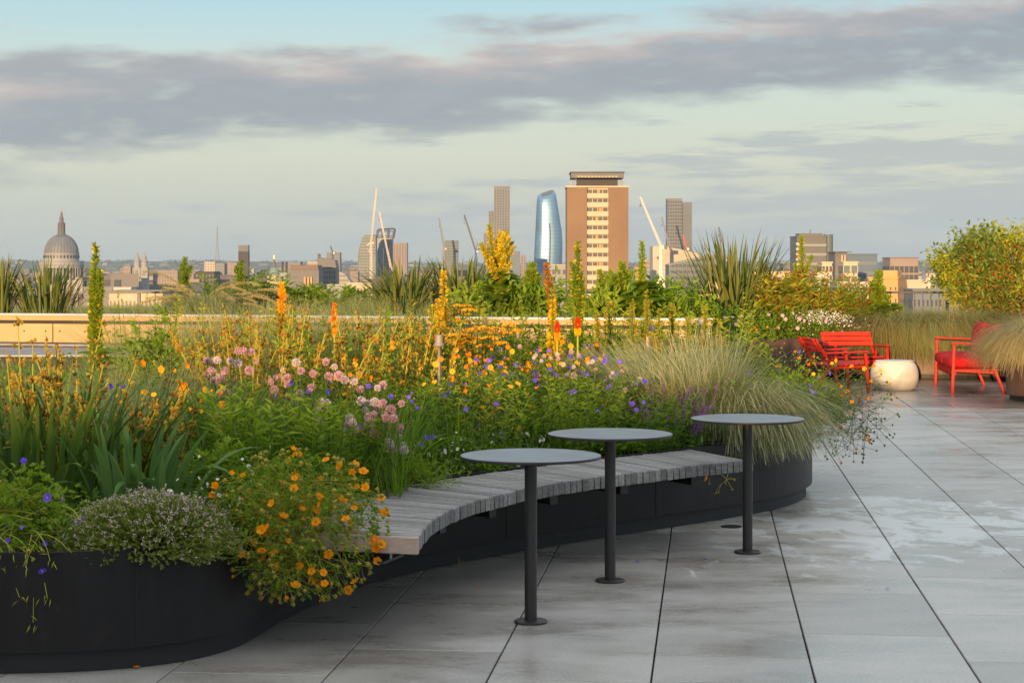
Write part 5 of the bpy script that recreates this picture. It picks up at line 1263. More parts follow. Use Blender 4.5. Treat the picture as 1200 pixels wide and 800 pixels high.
# geranium trailing over the left edge
t = geum('violet-blue trailing geranium spilling over the planter rim at far left', 18, 7.4, 30, (.02, -.22, .06), (.36, .26, .30), 70, 21, leafn=760, leafr=.30, flo=FLV, name='geranium', br=.007, stem='stemy', leafm_='l_light', face=np.array([0, -1, .35]))
rng = np.random.default_rng(77); mb = MB()
n = 38; P0 = np.stack([rng.uniform(-.1, .2, n), np.full(n, -.30), rng.uniform(-.02, .1, n)], -1); P2 = P0+np.stack([rng.uniform(-.05, .16, n), rng.uniform(-.14, -.08, n), rng.uniform(-.27, -.02, n)], -1)
mb.tubes(bez(P0, (P0+P2)/2+[0.02, -.04, .06], P2), .0014, 3, 0); mb.leaves(np.repeat(P2, 4, 0)+rng.normal(size=(n*4, 3))*.012, rng.normal(size=(n*4, 3))*.5+[0, 0, -.8], .035, .006, 0, rng=rng)
lobed(mb, P2[:22]*.6+P0[:22]*.4, rng.normal(size=(22, 3))+[0, -1, 0], .035, 1, rng); mb.build('trailing_stems', [M['stemy'], M['l_mid']], t)
# thyme cushion
t = root('thyme', 'rounded cushion of thyme with tiny pale pink flowers over the planter rim', 'flowering plant', 174, 7.33)
rng = np.random.default_rng(4); n = 2600; v = unit(rng.normal(size=(n, 3))); v[:, 2] = np.abs(v[:, 2])*1.1-.28
lump = 1+.07*np.sin(v[:, :1]*9+2)*np.sin(v[:, 1:2]*8)
tipp = v*np.array([.335, .30, .20])*lump*(1+.07*rng.normal(size=(n, 1))*(rng.random((n, 1)) < .2))+np.array([0, 0, .02]); bs = tipp*.55*np.array([1, 1, .6]); dr = unit(tipp*np.array([.8, .8, 1.2])+[0, 0, .15]+rng.normal(size=(n, 3))*.12)
e = tipp+dr*rng.uniform(.01, .035, n)[:, None]
mb = MB(); mb.tubes(bez(bs, (bs+e)/2, e, 4), .0011, 3); mb.build('twigs', M['thyme'], t)
mb = MB(); q = rng.uniform(.35, 1, (n, 12))[..., None]; C = (bs[:, None]*(1-q)+e[:, None]*q).reshape(-1, 3); mb.leaves(C, np.repeat(dr, 12, 0)+rng.normal(size=(n*12, 3))*.7, .0125, .0060, 0, rng=rng); mb.build('leaves', M['thyme'], t)
sel = (rng.random(n) < np.clip(.14+.42*(tipp[:, 2]/.2), 0, .5)); E = np.repeat(e[sel], 5, 0); mb = MB(); mb.leaves(E+rng.normal(size=E.shape)*.004+[0, 0, -.002], rng.normal(size=E.shape)*.8+np.repeat(dr[sel], 5, 0), .0075, .0060, 0, rng=rng); o = mb.build('flowers', M['thymef'], t); o['kind'] = 'stuff'
# white daisies between thyme and geum
geum('small white fleabane daisies between the thyme and the orange flowers', 258, 7.62, 60, (0, -.10, .10), (.24, .22, .24), 24, 31, leafn=420, leafr=.17, flo=FLW, name='fleabane', br=.004, face=np.array([0, -1, .5]), lobs=False, leafm_='l_deep')
# the orange geum that pours over the rim beside the bench
geum('big airy orange geum pouring over the planter rim beside the bench end', 318, 8.02, 100, (.17, -.56, .06), (.37, .17, .31), 420, 33, leafn=520, leafr=.24, name='geum', br=.009, haze=1900, hazem='l_mid', flo=FLG, stemr=.0012, face=np.array([0, -1, .45]), stem='stemy')
bush('leafy_clump', 'fresh green leafy clump of rounded leaves behind the daisies', 262, 8.15, (.24, .22, .30), 620, (.03, .055), (.02, .03), 'l_light', 35, lob=True)
uprights('leafy_perennial', 'bright green upright leafy stems behind the orange geum left of bench', 322, 8.55, 46, .24, (.36, .56), 'l_mid', 36, L=(.05, .09), w=(.010, .017))
uprights('leafy_perennial', 'lush green feathery stems beside the pink chives close to the bench', 385, 8.75, 50, .24, (.28, .46), 'l_mid', 37, L=(.035, .07), w=(.006, .011), per=44)
# sword leaves at the left
iris('iris', 'dark green sword-leaved iris clump at far left edge of planter', 30, 8.15, 70, (.40, .72), .34, .026, 'l_sword', 41)
iris('iris', 'blue-green iris with broad bent-over leaves just above the thyme', 160, 7.95, 42, (.30, .52), .24, .036, 'l_blue', 42)
iris('iris', 'tall green iris clump between the far left clump and the thyme', 100, 8.3, 60, (.40, .66), .26, .027, 'l_sword', 43)
for i, (px, d, n, hh, lab) in enumerate(((18, 8.5, 16, (.5, .90), 'golden seed stems rising from dark iris leaves at far left'), (66, 8.7, 15, (.45, .86), 'golden seed stems left of the tall green mullein spire'), (120, 8.4, 12, (.40, .70), 'sunlit yellow seed stems standing above blue-green iris leaves'), (150, 8.6, 6, (.34, .6), 'few short yellow seed stems before the soft grass hummock'))):
    rng = np.random.default_rng(50+i); t = root('sisyrinchium', lab, 'plant', px, d); seedstems(t, n, .24, hh, rng, .3, per=30, podr=.0105)
    mb = MB(); swords(mb, 26, .2, (.25, .45), (.05, .3), (.2, .7), .014, 0, rng); mb.build('leaves', M['l_mid'], t, smooth=True)
# hummock of soft grass
stipa('feather_grass', 'soft low hummock of fine green grass behind the irises at left', 176, 10.0, SOIL, 9000, .55, (.50, .80), 'stipag', 61, (.45, -.25, -.2), .003, (.0, .8), (1.0, 2.3))
stipa('feather_grass', 'straw-tinted grass mound left of chives, behind the hummock', 240, 11.9, SOIL, 3200, .6, (.45, .75), 'straw', 62, (.5, 0, -.1), .003, (.0, .6), (.8, 2.0))
stipa('feather_grass', 'green gold grass mound behind the far left seed stems', 40, 10.8, SOIL, 3000, .6, (.35, .6), 'stipa', 63, (.3, 0, -.1), .003, (.0, .7), (.8, 2.0))
stipa('feather_grass', 'pale olive grass mound behind the pink chives', 432, 12.6, SOIL, 3000, .6, (.45, .75), 'stipag', 64, (-.4, 0, -.1), .003, (.0, .6), (.8, 2.0))
verbascum('tall single green mullein spire with yellow tip in front of domed cathedral side', 112, 12.0, 287, n=10, rad=.095, spread=.035, mats=('l_light', 'yellow'), yellowness=.12, base=.34, seed=71, leafmat='l_light', bare=.22, brlen=(.25, .5))
bush('leafy_clump', 'green lobed-leaf burnet bush right of the tall mullein', 180, 11.8, (.26, .26, .74), 900, (.035, .06), (.022, .034), 'l_mid', 72, lob=True)
# pink chives in three drifts; heads stand where they are seen
def chives(label, px, d, spots, leaf=(.30, .48), n=150, seed=1):
    rng = np.random.default_rng(seed); t = root('chives', label, 'flowering plant', px, d); o = np.array([wx(px, d), d, SOIL])
    Hd = np.array([W(a+rng.normal()*1.5, b_+rng.normal()*1.5, d+rng.uniform(-.22, .25)) for a, b_ in spots])-o
    b = Hd*np.array([.55, .8, 0])+rng.normal(size=Hd.shape)*np.array([.03, .03, 0]); P = bez(b, (b+Hd)/2+rng.normal(size=Hd.shape)*.02, Hd, 6)
    mb = MB(); mb.tubes(P, .0024, 4); mb.build('stem', M['stemg'], t)
    for h in Hd: put('flower_head', GLB[rng.integers(3)], t, h, rng, .4, (.8, 1.15))
    mb = MB(); r_ = np.abs(Hd[:, 0]).max()
    p = rng.uniform(-1, 1, (n, 3))*np.array([r_, .25, 0]); PP, S = arcs(p, rng.uniform(0, 6.28, n), rng.uniform(*leaf, n), rng.uniform(0, .35, n), rng.uniform(.2, 1.3, n), 7)
    mb.ribbons(PP, .0065*np.linspace(1, .2, 7)[None]*np.ones((n, 1)), S); mb.build('leaves', M['l_mid'], t, smooth=True)
    return t
chives('drift of pale pink chive heads at left above long strap leaves', 285, 9.9, [(241, 421), (247, 432), (253, 420), (256, 441), (250, 449), (262, 434), (266, 458), (281, 427), (278, 412), (295, 413), (244, 437), (258, 460), (284, 410), (331, 433), (326, 442), (322, 457), (336, 452), (270, 426), (251, 424), (258, 445), (300, 423), (340, 462), (317, 446), (291, 435)], (.34, .56), 190, 81)
chives('loose chive heads in the middle drift below orange torch lily', 366, 9.6, [(362, 452), (353, 462), (369, 438), (385, 441), (379, 426), (398, 440), (405, 446), (416, 447), (421, 454), (375, 475), (383, 472), (373, 483), (379, 470), (367, 500), (376, 490), (348, 424), (374, 481), (386, 477), (352, 433), (413, 491), (336, 445), (391, 433)], (.30, .5), 160, 82)
chives('dense drift of deep pink chive heads next to the bench', 436, 8.9, [(430, 481), (437, 487), (432, 489), (440, 470), (446, 474), (449, 449), (444, 455), (470, 472), (452, 484), (457, 479), (459, 486), (461, 491), (452, 490), (440, 487), (430, 501), (438, 507), (434, 507), (468, 500), (465, 513), (474, 520), (458, 526), (475, 528), (455, 519), (412, 487), (416, 495), (409, 505), (408, 498), (420, 505), (422, 470), (432, 471), (441, 480), (448, 472), (453, 498), (436, 492)], (.30, .46), 190, 83)
iris('daylily', 'long arching strap leaves below the left chive drift', 252, 9.3, 70, (.42, .62), .2, .016, 'l_deep', 44)
iris('daylily', 'arching strap leaves among the dense chives at the bench', 440, 9.3, 60, (.34, .52), .24, .013, 'l_deep', 45)
# the golden haze of seed stems through the middle
GS = [(285, 10.9), (262, 10.9), (300, 11.0), (275, 11.8), (325, 11.9), (352, 11.2), (378, 12.0), (405, 11.4), (432, 11.7), (452, 11.2), (474, 12.0), (492, 11.3), (345, 10.2), (458, 12.7)]
gs = []
for i in range(3):
    rng = np.random.default_rng(100+i); t = root('sisyrinchium', 'golden seed stems in the hazy drift across the middle of planter', 'plant', *GS[i], group='golden seed stem plants across the middle')
    seedstems(t, 12, .24, (.40, .82), rng, .28, per=32, podr=.010)
    mb = MB(); swords(mb, 22, .18, (.22, .40), (.05, .4), (.2, .9), .012, 0, rng); mb.build('leaves', M['l_mid'], t, smooth=True); gs.append(t)
for i, (px, d) in enumerate(GS[3:]): dup(gs[i % 3], (wx(px, d), d, SOIL), i*1.7, 1.0+.12*math.sin(i*2.3))
for i, (px, d, n_, L_, mt, lab) in enumerate(((210, 13.6, 2600, (.62, .98), 'stipa', 'pale feathery grass low in front of the sandy wall below the chimney'), (300, 13.8, 2400, (.62, .98), 'straw', 'straw coloured grass before the sandy wall behind tall orange torch lily'), (365, 13.4, 2400, (.62, .98), 'stipa', 'pale feathery grass before the sandy wall behind the slim torch lily'), (470, 13.8, 2600, (.62, .98), 'stipag', 'green feathery grass before the sandy wall left of yellow spire'))):
    stipa('feather_grass', lab, px, d, SOIL, n_, .5, L_, mt, 470+i, (-.2, 0, 0), .0032, (.0, .4), (.4, 1.4))
yl = uprights('leafy_perennial', 'yellow-green leafy stems in the middle of planter, tops sunlit', 250, 12.4, 18, .28, (.5, .86), 'l_yel', 480, L=(.03, .06), w=(.010, .018), per=40, lean=.3, group='yellow-green leafy stems in mid planter')[0]
yl2 = uprights('leafy_perennial', 'yellow-green leafy stems in the middle of planter, tops sunlit', 480, 12.9, 18, .3, (.45, .8), 'l_light', 481, L=(.03, .06), w=(.012, .02), per=40, lean=.3, group='yellow-green leafy stems in mid planter')[0]
for i, (px, d) in enumerate(((330, 12.8), (415, 12.6), (455, 13.2), (500, 13.0), (540, 12.6), (575, 13.3), (610, 12.9), (640, 13.5), (690, 13.2), (720, 12.9), (290, 11.4), (395, 11.0), (628, 12.4), (668, 12.9), (170, 13.2), (235, 13.3), (262, 13.6), (310, 13.4), (350, 13.6), (385, 13.2), (430, 13.7), (520, 13.8), (560, 13.9), (600, 13.8), (660, 13.9), (700, 14.0), (590, 12.3), (545, 13.3), (640, 14.1), (672, 13.7), (712, 13.6), (735, 14.0), (765, 13.5), (805, 13.6), (822, 14.0), (585, 14.2), (505, 14.1), (475, 13.4), (440, 13.0), (400, 13.9), (340, 14.0), (250, 14.0))): dup((yl, yl2)[i % 2], (wx(px, d), d, SOIL), i*1.3, .88+.2*math.sin(i*1.9))
for i, (px, d, h_, mt, lab) in enumerate(((706, 13.8, .55, 'l_mid', 'mid green leafy bush behind the left side of feather grass'), (748, 13.6, .60, 'l_light', 'light green leafy bush among the thin yellow spires'), (792, 13.9, .62, 'l_yel', 'yellow-green leafy bush behind the feather grass centre'), (838, 13.8, .56, 'l_light', 'light green leafy bush beside the tilted stake lamp'), (625, 14.0, .52, 'l_mid', 'mid green leafy bush behind the red-topped torch lilies'))):
    uprights('leafy_bush', lab, px, d, 44, .34, (h_*.7, h_*1.25), mt, 490+i, L=(.04, .08), w=(.012, .022), per=46, lean=.4)
torch('tall orange torch lily standing out above the left chives', 330, 11.2, 333, r=.032, L=.28, cols=('orangey', 'seed'), seed=91)
torch('slim orange torch lily right of the taller one', 392, 11.4, 357, r=.022, L=.17, cols=('orange', 'orangey'), seed=92)
torch('red-topped torch lily above the gold yarrow', 653, 12.0, 379, r=.022, L=.09, cols=('torchred', 'orangey'), seed=93)
torch('red and yellow torch lily right of the red-topped one', 677, 12.2, 374, r=.024, L=.09, cols=('torchred', 'yellow'), seed=94)
# gold yarrow
def yarrow(label, px, d, spots, seed):
    rng = np.random.default_rng(seed); t = root('yarrow', label, 'flowering plant', px, d); o = np.array([wx(px, d), d, SOIL])
    for a, b_, w_ in spots:
        h = W(a, b_, d+rng.uniform(-.2, .3))-o; r_ = w_*d/F/2; k = 60; p, aa = disc(k, r_, rng); p[:, 2] = -(np.linalg.norm(p, axis=1)/r_)**2*.012+rng.normal(size=k)*.003
        mb = MB(); mb.octs(h+p, rng.uniform(.006, .010, k), 0, .7); mb.leaves(h+p, rng.normal(size=(k, 3))+[0, 0, 1], .010, .009, 0, rng=rng); mb.build('flower_head', M['achil'], t)
        b2 = h*np.array([.6, .6, 0]); mb = MB(); P = np.repeat(h[None]-[0, 0, .05], 9, 0); mb.tubes(bez(P, P*.5+(h+p[:9])*.5-[0, 0, .01], h+p[:9]), .0015, 3); mb.tube([b2, (b2+h)/2, h-[0, 0, .05]], .003, 4); mb.build('stem', M['stemg'], t)
    mb = MB(); fill_leaves(mb, 700, (0, 0, .05), (.36, .26, .36), (.03, .07), (.006, .012), 0, rng); mb.build('leaves', M['l_mid'], t)
yarrow('broad mass of flat gold yarrow heads in the centre of planter', 566, 12.2, [(532, 398, 22), (541, 391, 26), (552, 386, 26), (566, 383, 26), (580, 384, 26), (592, 389, 20), (547, 400, 26), (560, 396, 28), (575, 395, 26), (586, 401, 20), (537, 405, 18), (553, 408, 20), (569, 404, 22), (596, 380, 18), (530, 392, 18), (548, 394, 18), (605, 386, 14), (572, 389, 20)], 95)
yarrow('small tiered gold yarrow left of the broad mass, beside yellow spire', 533, 13.2, [(540, 357, 26), (532, 363, 28), (541, 367, 24), (528, 372, 22), (538, 375, 26), (550, 362, 18)], 96)
verbascum('slender bright yellow mullein spire beside the tiered yarrow', 520, 13.2, 318, n=5, rad=.075, spread=.07, yellowness=1.0, base=.3, seed=73, bare=.38)
verbascum('short yellow loosestrife spires at the yarrow', 508, 12.8, 356, n=5, rad=.055, spread=.09, yellowness=.8, base=.3, seed=74, name='yellow_spire', bare=.3)
verbascum('short pale yellow snapdragon spire before brick tower block', 648, 12.7, 352, n=3, rad=.07, spread=.05, yellowness=.95, base=.3, seed=75, name='yellow_spire', bare=.4)
verbascum('tall olive mullein with yellow tip in front of brick tower block', 677, 14.3, 284, n=9, rad=.095, spread=.06, mats=('l_mid', 'yellow'), yellowness=.16, base=.4, seed=76, bare=.18, brlen=(.25, .5))
verbascum('leaning rust brown seed spire left of the olive mullein', 658, 14.0, 309, n=0, rad=.085, spread=.05, mats=('rust', 'rust'), yellowness=.5, base=.2, seed=77, bare=.3, lean=-.11, name='seed_spire')
for i, (px, d, tip) in enumerate(((741, 12.6, 352), (758, 12.9, 340), (772, 12.4, 362), (788, 13.0, 357), (700, 12.6, 366), (714, 13.1, 352), (806, 12.9, 372), (826, 13.2, 360), (843, 13.0, 375))):
    verbascum('thin yellow-budded spire in the row behind the feather grass', px, d, tip, n=2, rad=.055, spread=.05, mats=('l_yel', 'seed'), yellowness=.5, base=.22, seed=110+i, name='slim_spire', bare=.35)['group'] = 'thin yellow spires behind the feather grass'
# meadow mix in the middle
rng0 = np.random.default_rng(200)
def zone(n, x0, x1, d0, d1):
    out = []
    while len(out) < n:
        d = rng0.uniform(d0, d1); px = rng0.uniform(x0, x1)
        if inside(np.array([[wx(px, d), d]]), offset(CON, -.12))[0]: out.append((px, d))
    return out
g0 = geum('orange geum in flower among the mixed meadow planting', 566, 10.9, 9, (0, 0, .34), (.22, .2, .17), 22, 201, group='orange geums in the meadow', leafn=260, leafr=.15, face=np.array([0, -.8, .6]), br=.006)
g1 = geum('orange geum in flower among the mixed meadow planting', 610, 11.9, 11, (0, 0, .40), (.26, .2, .20), 26, 202, group='orange geums in the meadow', leafn=260, leafr=.15, face=np.array([0, -.8, .6]), br=.006)
for i, (px, d) in enumerate(zone(24, 485, 730, 10.4, 13.2)+zone(7, 370, 480, 10.6, 12)+[(193, 9.2), (221, 9.6), (420, 10.6), (580, 10.3), (240, 9.1)]): dup((g0, g1)[i % 2], (wx(px, d), d, SOIL), rng0.uniform(-.6, .6), rng0.uniform(.8, 1.1))
v0 = geum('violet-blue geranium in flower among the mixed meadow planting', 600, 11.1, 9, (0, 0, .30), (.24, .2, .15), 20, 203, group='violet geraniums in the meadow', leafn=300, leafr=.2, flo=FLV, name='geranium', face=np.array([0, -.8, .6]), br=.005)
v1 = geum('violet-blue geranium in flower among the mixed meadow planting', 660, 11.7, 12, (0, 0, .36), (.28, .2, .18), 20, 204, group='violet geraniums in the meadow', leafn=300, leafr=.2, flo=FLV, name='geranium', face=np.array([0, -.8, .6]), br=.005)
for i, (px, d) in enumerate(zone(18, 560, 730, 10.6, 12.8)+zone(4, 480, 560, 9.9, 10.8)+[(400, 10.3), (120, 9.3), (345, 10.0), (460, 9.3)]): dup((v0, v1)[i % 2], (wx(px, d), d, SOIL), rng0.uniform(-.6, .6), rng0.uniform(.8, 1.1))
k0 = geum('pale pink scabious in flower among the mixed meadow planting', 640, 11.6, 6, (0, 0, .40), (.2, .2, .14), 8, 205, group='pale scabious in the meadow', leafn=180, leafr=.16, flo=SCB, name='scabious', br=.006)
for i, (px, d) in enumerate(zone(8, 590, 725, 11.0, 12.6)): dup(k0, (wx(px, d), d, SOIL), rng0.uniform(-.6, .6), rng0.uniform(.85, 1.15))
f0 = uprights('meadow_perennial', 'fine-leaved green perennial filling the meadow in mid planter', 540, 11, 34, .22, (.24, .44), 'l_mid', 206, L=(.03, .055), w=(.005, .010), per=40, group='green perennials filling the meadow')[0]
f1 = uprights('meadow_perennial', 'fine-leaved green perennial filling the meadow in mid planter', 620, 11.4, 30, .24, (.26, .50), 'l_light', 207, L=(.03, .06), w=(.006, .011), per=40, group='green perennials filling the meadow')[0]
f2 = uprights('meadow_perennial', 'fine-leaved green perennial filling the meadow in mid planter', 680, 11.5, 30, .24, (.2, .42), 'l_deep', 208, L=(.03, .06), w=(.006, .012), per=44, group='green perennials filling the meadow')[0]
for i, (px, d) in enumerate(zone(44, 470, 760, 10.1, 13.4)+zone(12, 400, 480, 9.6, 12.5)+zone(10, 200, 400, 10.2, 12)): dup((f0, f1, f2)[i % 3], (wx(px, d), d, SOIL), rng0.uniform(0, 6), rng0.uniform(.8, 1.15))
for i, (px, d, lab) in enumerate(((492, 9.75, 'daisy clump where the planting meets the bench, near the dense chives'), (530, 9.95, 'white daisy clump behind the bench, left of nearest table top'), (585, 10.45, 'white daisy clump right behind the nearest table top'))):
    geum(lab, px, d, 34, (.02, -.12, .10), (.24, .16, .12), 16, 210+i, leafn=260, leafr=.17, flo=FLW, name='fleabane', br=.004, face=np.array([0, -.8, .6]), leafm_='l_mid', lobs=False)
for i, (px, d, lab) in enumerate(((660, 10.85, 'low bright green edging foliage behind the middle table'), (720, 11.25, 'low green edging foliage between the middle table and the salvia'))):
    bush('leafy_clump', lab, px, d, (.36, .22, .16), 700, (.02, .04), (.010, .016), 'l_mid', 220+i)
bush('leafy_clump', 'trailing fine green foliage leaning over the back of bench by chives', 455, 9.15, (.34, .26, .22), 1500, (.02, .05), (.004, .008), 'l_light', 223)
# purple salvia
t = root('salvia', 'dark purple salvia spikes below the feather grass', 'flowering plant', 768, 11.2); rng = np.random.default_rng(230)
p, a = disc(46, .28, rng); P, S = arcs(p, a, rng.uniform(.22, .42, 46), rng.uniform(0, .4, 46), rng.uniform(.1, .7, 46), 7)
mb = MB(); mb.tubes(P, .0022, 3); mb.build('stems', M['stemg'], t)
for k in range(46):
    mb = MB(); q = rng.uniform(2.4, 6, 60); i = np.clip(q.astype(int), 0, 5); f = (q-i)[:, None]; C = P[k, i]*(1-f)+P[k, i+1]*f; mb.leaves(C, rng.normal(size=(60, 3))+[0, 0, .3], .013, .007, 0, rng=rng); mb.build('flower_spike', M['purple'], t)
mb = MB(); fill_leaves(mb, 420, (0, 0, .02), (.3, .26, .2), (.03, .06), (.012, .02), 0, rng); mb.build('leaves', M['l_deep'], t)
# the big feather grass and the one that hangs over the rim
t, rng = stipa('feather_grass', 'large windblown feather grass mound behind the farthest table', 786, 12.05, SOIL, 9500, .30, (.42, .72), 'stipa', 240, (-.42, -.08, -.06), .0028, (.0, .6), (.5, 2.0))
mb = MB(); grass(mb, 2600, .34, (.5, .78), (.0, .6), (.6, 2.0), .0042, 0, rng, (-.5, -.05, -.05), 9, None, 1.1, .6); mb.build('plumes', M['plume'], t)
t, rng = stipa('feather_grass', 'golden feather grass sweeping down over the planter rim right of the table', 874, 11.90, SOIL, 5600, .20, (.40, .82), 'stipa', 241, (.04, -.4, -.5), .0030, (.1, .8), (1.3, 2.7), az=(-1.35, .55))
mb = MB(); grass(mb, 1200, .20, (.5, .92), (.2, .8), (1.4, 2.7), .004, 0, rng, (.08, -.4, -.5), 9, (-1.35, .45), 1.1, .6); mb.build('plumes', M['plume'], t)
stipa('feather_grass', 'green lower tufts of feather grass behind the right end of bench', 832, 11.6, SOIL, 2600, .20, (.3, .55), 'stipag', 242, (.05, -.25, -.1), .003, (.1, .7), (1.0, 2.2))
stipa('feather_grass', 'blond grass tuft right of the large mound, leaning towards the chairs', 872, 12.9, SOIL, 1600, .18, (.3, .46), 'straw', 243, (.05, 0, -.05), .003, (.1, .6), (.7, 1.9))
# violet geranium and overhanging geum at the right end
geum('violet geranium mound at the right end of planter', 938, 13.1, 34, (.02, -.05, .24), (.42, .3, .26), 30, 250, leafn=1100, leafr=.34, flo=FLV, name='geranium', face=np.array([0, -.8, .5]), br=.005, lobs=True, leafm_='l_mid')
geum('airy orange geum leaning out over the paving at planter right end', 948, 12.9, 34, (.26, -.08, .10), (.34, .26, .36), 190, 251, leafn=500, leafr=.22, name='geum', br=.0075, budm='l_deep', face=np.array([0, -1, .4]))
geum('orange geum and weedy leaves in front of brown planter left of chairs', 900, 14.0, 10, (0, 0, .38), (.35, .25, .16), 30, 252, leafn=800, leafr=.34, name='geum', face=np.array([0, -.8, .5]))
bush('leafy_clump', 'dull green leafy clump below the left red chair', 925, 13.6, (.34, .3, .42), 1300, (.02, .05), (.010, .018), 'l_mid', 253)
# stake lamps
def stake(label, px, d, top, hgt, z=SOIL, tilt=0):
    t = thing('stake_lamp', label, 'garden lamp', (wx(px, d), d, z)); Hh = wz(top, d)-z
    mb = MB(); mb.tube([(0, 0, 0), (0, 0, Hh-.05)], .0085, 10); mb.build('post', M['lamp'], t, smooth=True)
    mb = MB(); mb.lathe([(.010, -.032), (.027, -.034), (.030, -.028), (.030, -.020), (.024, -.012), (.023, .030), (.020, .034), (0.001, .035)], n=24); o = mb.build('lamp_head', M['lamp'], t, (0, 0, Hh-.035)); o.rotation_euler = (0, R(tilt), 0)
stake('small cylindrical metal stake lamp standing among flowers below the yellow spire', 514.5, 11.0, 392, 1)
stake('tilted metal stake lamp head left of the large sword-leaved plant', 823, 13.4, 370, 1, tilt=35)
stake('tilted metal stake lamp left of the slim spires behind the feather grass', 762, 13.3, 378, 1, tilt=-35)
mb = MB(); d = 12.6; mb.tube([(0, 0, 0), (.005, 0, .62)], .011, 8); tag(mb.build('wooden_stake', M['timber_end'], None, (wx(758, d), d, SOIL)), 'pale bare wooden stake between the slim spires', 'stake')
# ground foliage of the whole planter
n = 52000; rng = np.random.default_rng(300)
xy = np.stack([rng.uniform(-4.0, 2.05, n), rng.uniform(6.95, 15.2, n)], -1); xy = xy[inside(xy, offset(CON, -.05))]; n = len(xy)
hmax = .14+.20*np.clip((xy[:, 1]-8.3)/3, 0, 1)+.08*np.sin(xy[:, 0]*5)*np.sin(xy[:, 1]*4)
front = np.exp(-((xy[:, 0]+1.44)**2+(xy[:, 1]-7.33)**2)/.08); hmax = hmax*(1-.8*front)
C = np.c_[xy, SOIL+rng.uniform(0, 1, n)*hmax]
mb = MB(); a = rng.uniform(0, 6.28, n); mb.leaves(C, np.stack([np.cos(a), np.sin(a), rng.uniform(.2, 1.6, n)], -1), rng.uniform(.025, .065, n), rng.uniform(.010, .024, n), 0, rng=rng)
o = mb.build('ground_cover', M['l_deep']); o['kind'] = 'stuff'
n = 9000; xy = np.stack([rng.uniform(-4.0, 2.0, n), rng.uniform(8.4, 15.1, n)], -1); xy = xy[inside(xy, offset(CON, -.1))]; n = len(xy)
P, S = arcs(np.c_[xy, np.full(n, SOIL)], rng.uniform(0, 6.28, n), rng.uniform(.2, .5, n), rng.uniform(0, .4, n), rng.uniform(.3, 1.6, n), 6)
mb = MB(); mb.ribbons(P, .006*np.linspace(1, .2, 6)[None]*np.ones((n, 1)), S); o = mb.build('meadow_grass', M['l_mid']); o['kind'] = 'stuff'
# weeds and petals on the paving
def tuft(label, px, py, n, L, mat, seed, z=0.0, th=(.1, 1.0), d=None):
    rng = np.random.default_rng(seed); d = d or H*F/(py-HY); mb = MB(); grass(mb, n, .02, L, (.0, .6), th, .004, 0, rng); tag(mb.build('weed', M[mat], None, (wx(px, d), d, z)), label, 'weed')
tuft('dry straw weed in the paving joint at foot of the planter', 648, 637, 26, (.06, .16), 'straw', 401)
tuft('tiny dry weed where the planter plinth meets paving by middle table', 540, 665, 12, (.03, .07), 'straw', 402)
t = geum('wisp of dry stems with two orange flowers hanging below bench right end', 838, 11.08, 3, (.0, -.06, -.06), (.10, .04, .10), 6, 403, z=.34, leafn=0, name='trailing_weed', stem='stemy')
t.location[1] -= .10
rng = np.random.default_rng(404)
for k, (px, py) in enumerate(((12, 787), (160, 783), (747, 659), (775, 656), (827, 655), (560, 690), (1040, 690), (655, 652))):
    d = H*F/(py-HY); o = put('fallen_petal', (FLO[0] if k in (0, 1, 5) else FLV[0]), None, (wx(px, d), d, .006), rng, .15, (.6, .9)); tag(o, ('fallen orange petals on the paving beside the planter' if k in (0, 1, 5) else 'fallen violet petals lying on the paving'), 'petals', 'orange petals on the paving' if k in (0, 1, 5) else 'violet petals on the paving')

# ------------------------------------------------------------------ planting of the raised bed and the far beds
ZB = .86
phormium('dark sword-leaved plant cut by the left picture edge', 2, 25, ZB, 296, 50, .035, .5, seed=501)
phormium('low sword-leaved plant in front of the domed cathedral', 55, 25.2, ZB, 300, 90, .028, .8, seed=502, r=.35)
phormium('spreading sword-leaved plant before the turbine tower', 474, 24.5, ZB, 300, 110, .035, .95, seed=503, r=.25)
phormium('bronze tinted sword-leaved plant left of the yellow mullein', 540, 25, ZB, 297, 90, .033, .6, seed=504, r=.35, mat='l_phorm')
stipa('fountain_grass', 'arching fawn plumed grass below the dark chimney', 240, 24.4, ZB, 1500, .35, (.45, .8), 'stipag', 510, (-.1, 0, -.1), .006, (.3, .8), (1.2, 2.4))
t = root('plume_grass', 'long curved fawn seed plumes left of dark chimney', 'ornamental grass', 245, 24.2, ZB); rng = np.random.default_rng(511); n = 26
P, S = arcs(disc(n, .2, rng)[0], rng.normal(size=n)*.6+PI*(rng.random(n) < .55), rng.uniform(.7, 1.0, n), rng.uniform(.2, .7, n), rng.uniform(1.5, 2.3, n), 9)
mb = MB(); mb.tubes(P, .004, 3); mb.build('stems', M['straw'], t)
for k in range(n):
    mb = MB(); q = rng.uniform(4.0, 8, 220); i = np.clip(q.astype(int), 0, 7); f = (q-i)[:, None]; C = P[k, i]*(1-f)+P[k, i+1]*f; D = unit(P[k, i+1]-P[k, i]); mb.leaves(C, D+rng.normal(size=(220, 3))*.35, .045, .006, 0, rng=rng); mb.build('plume', M['straw'], t)
for i, (px, w_, h_, mat) in enumerate(((130, 1.0, .14, 'stipag'), (175, 1.0, .15, 'stipag'), (330, 1.0, .17, 'stipag'), (415, .9, .14, 'stipag'), (445, .8, .25, 'stipa'), (505, .8, .2, 'stipag'))):
    stipa('low_grass', 'low soft grass along the top of the sandy wall', px, 24.6, ZB, 1600, w_*.5, (h_*.8, h_*1.5), mat, 520+i, None, .006, (.0, .7), (.7, 1.8), group='low grasses behind the sandy wall')
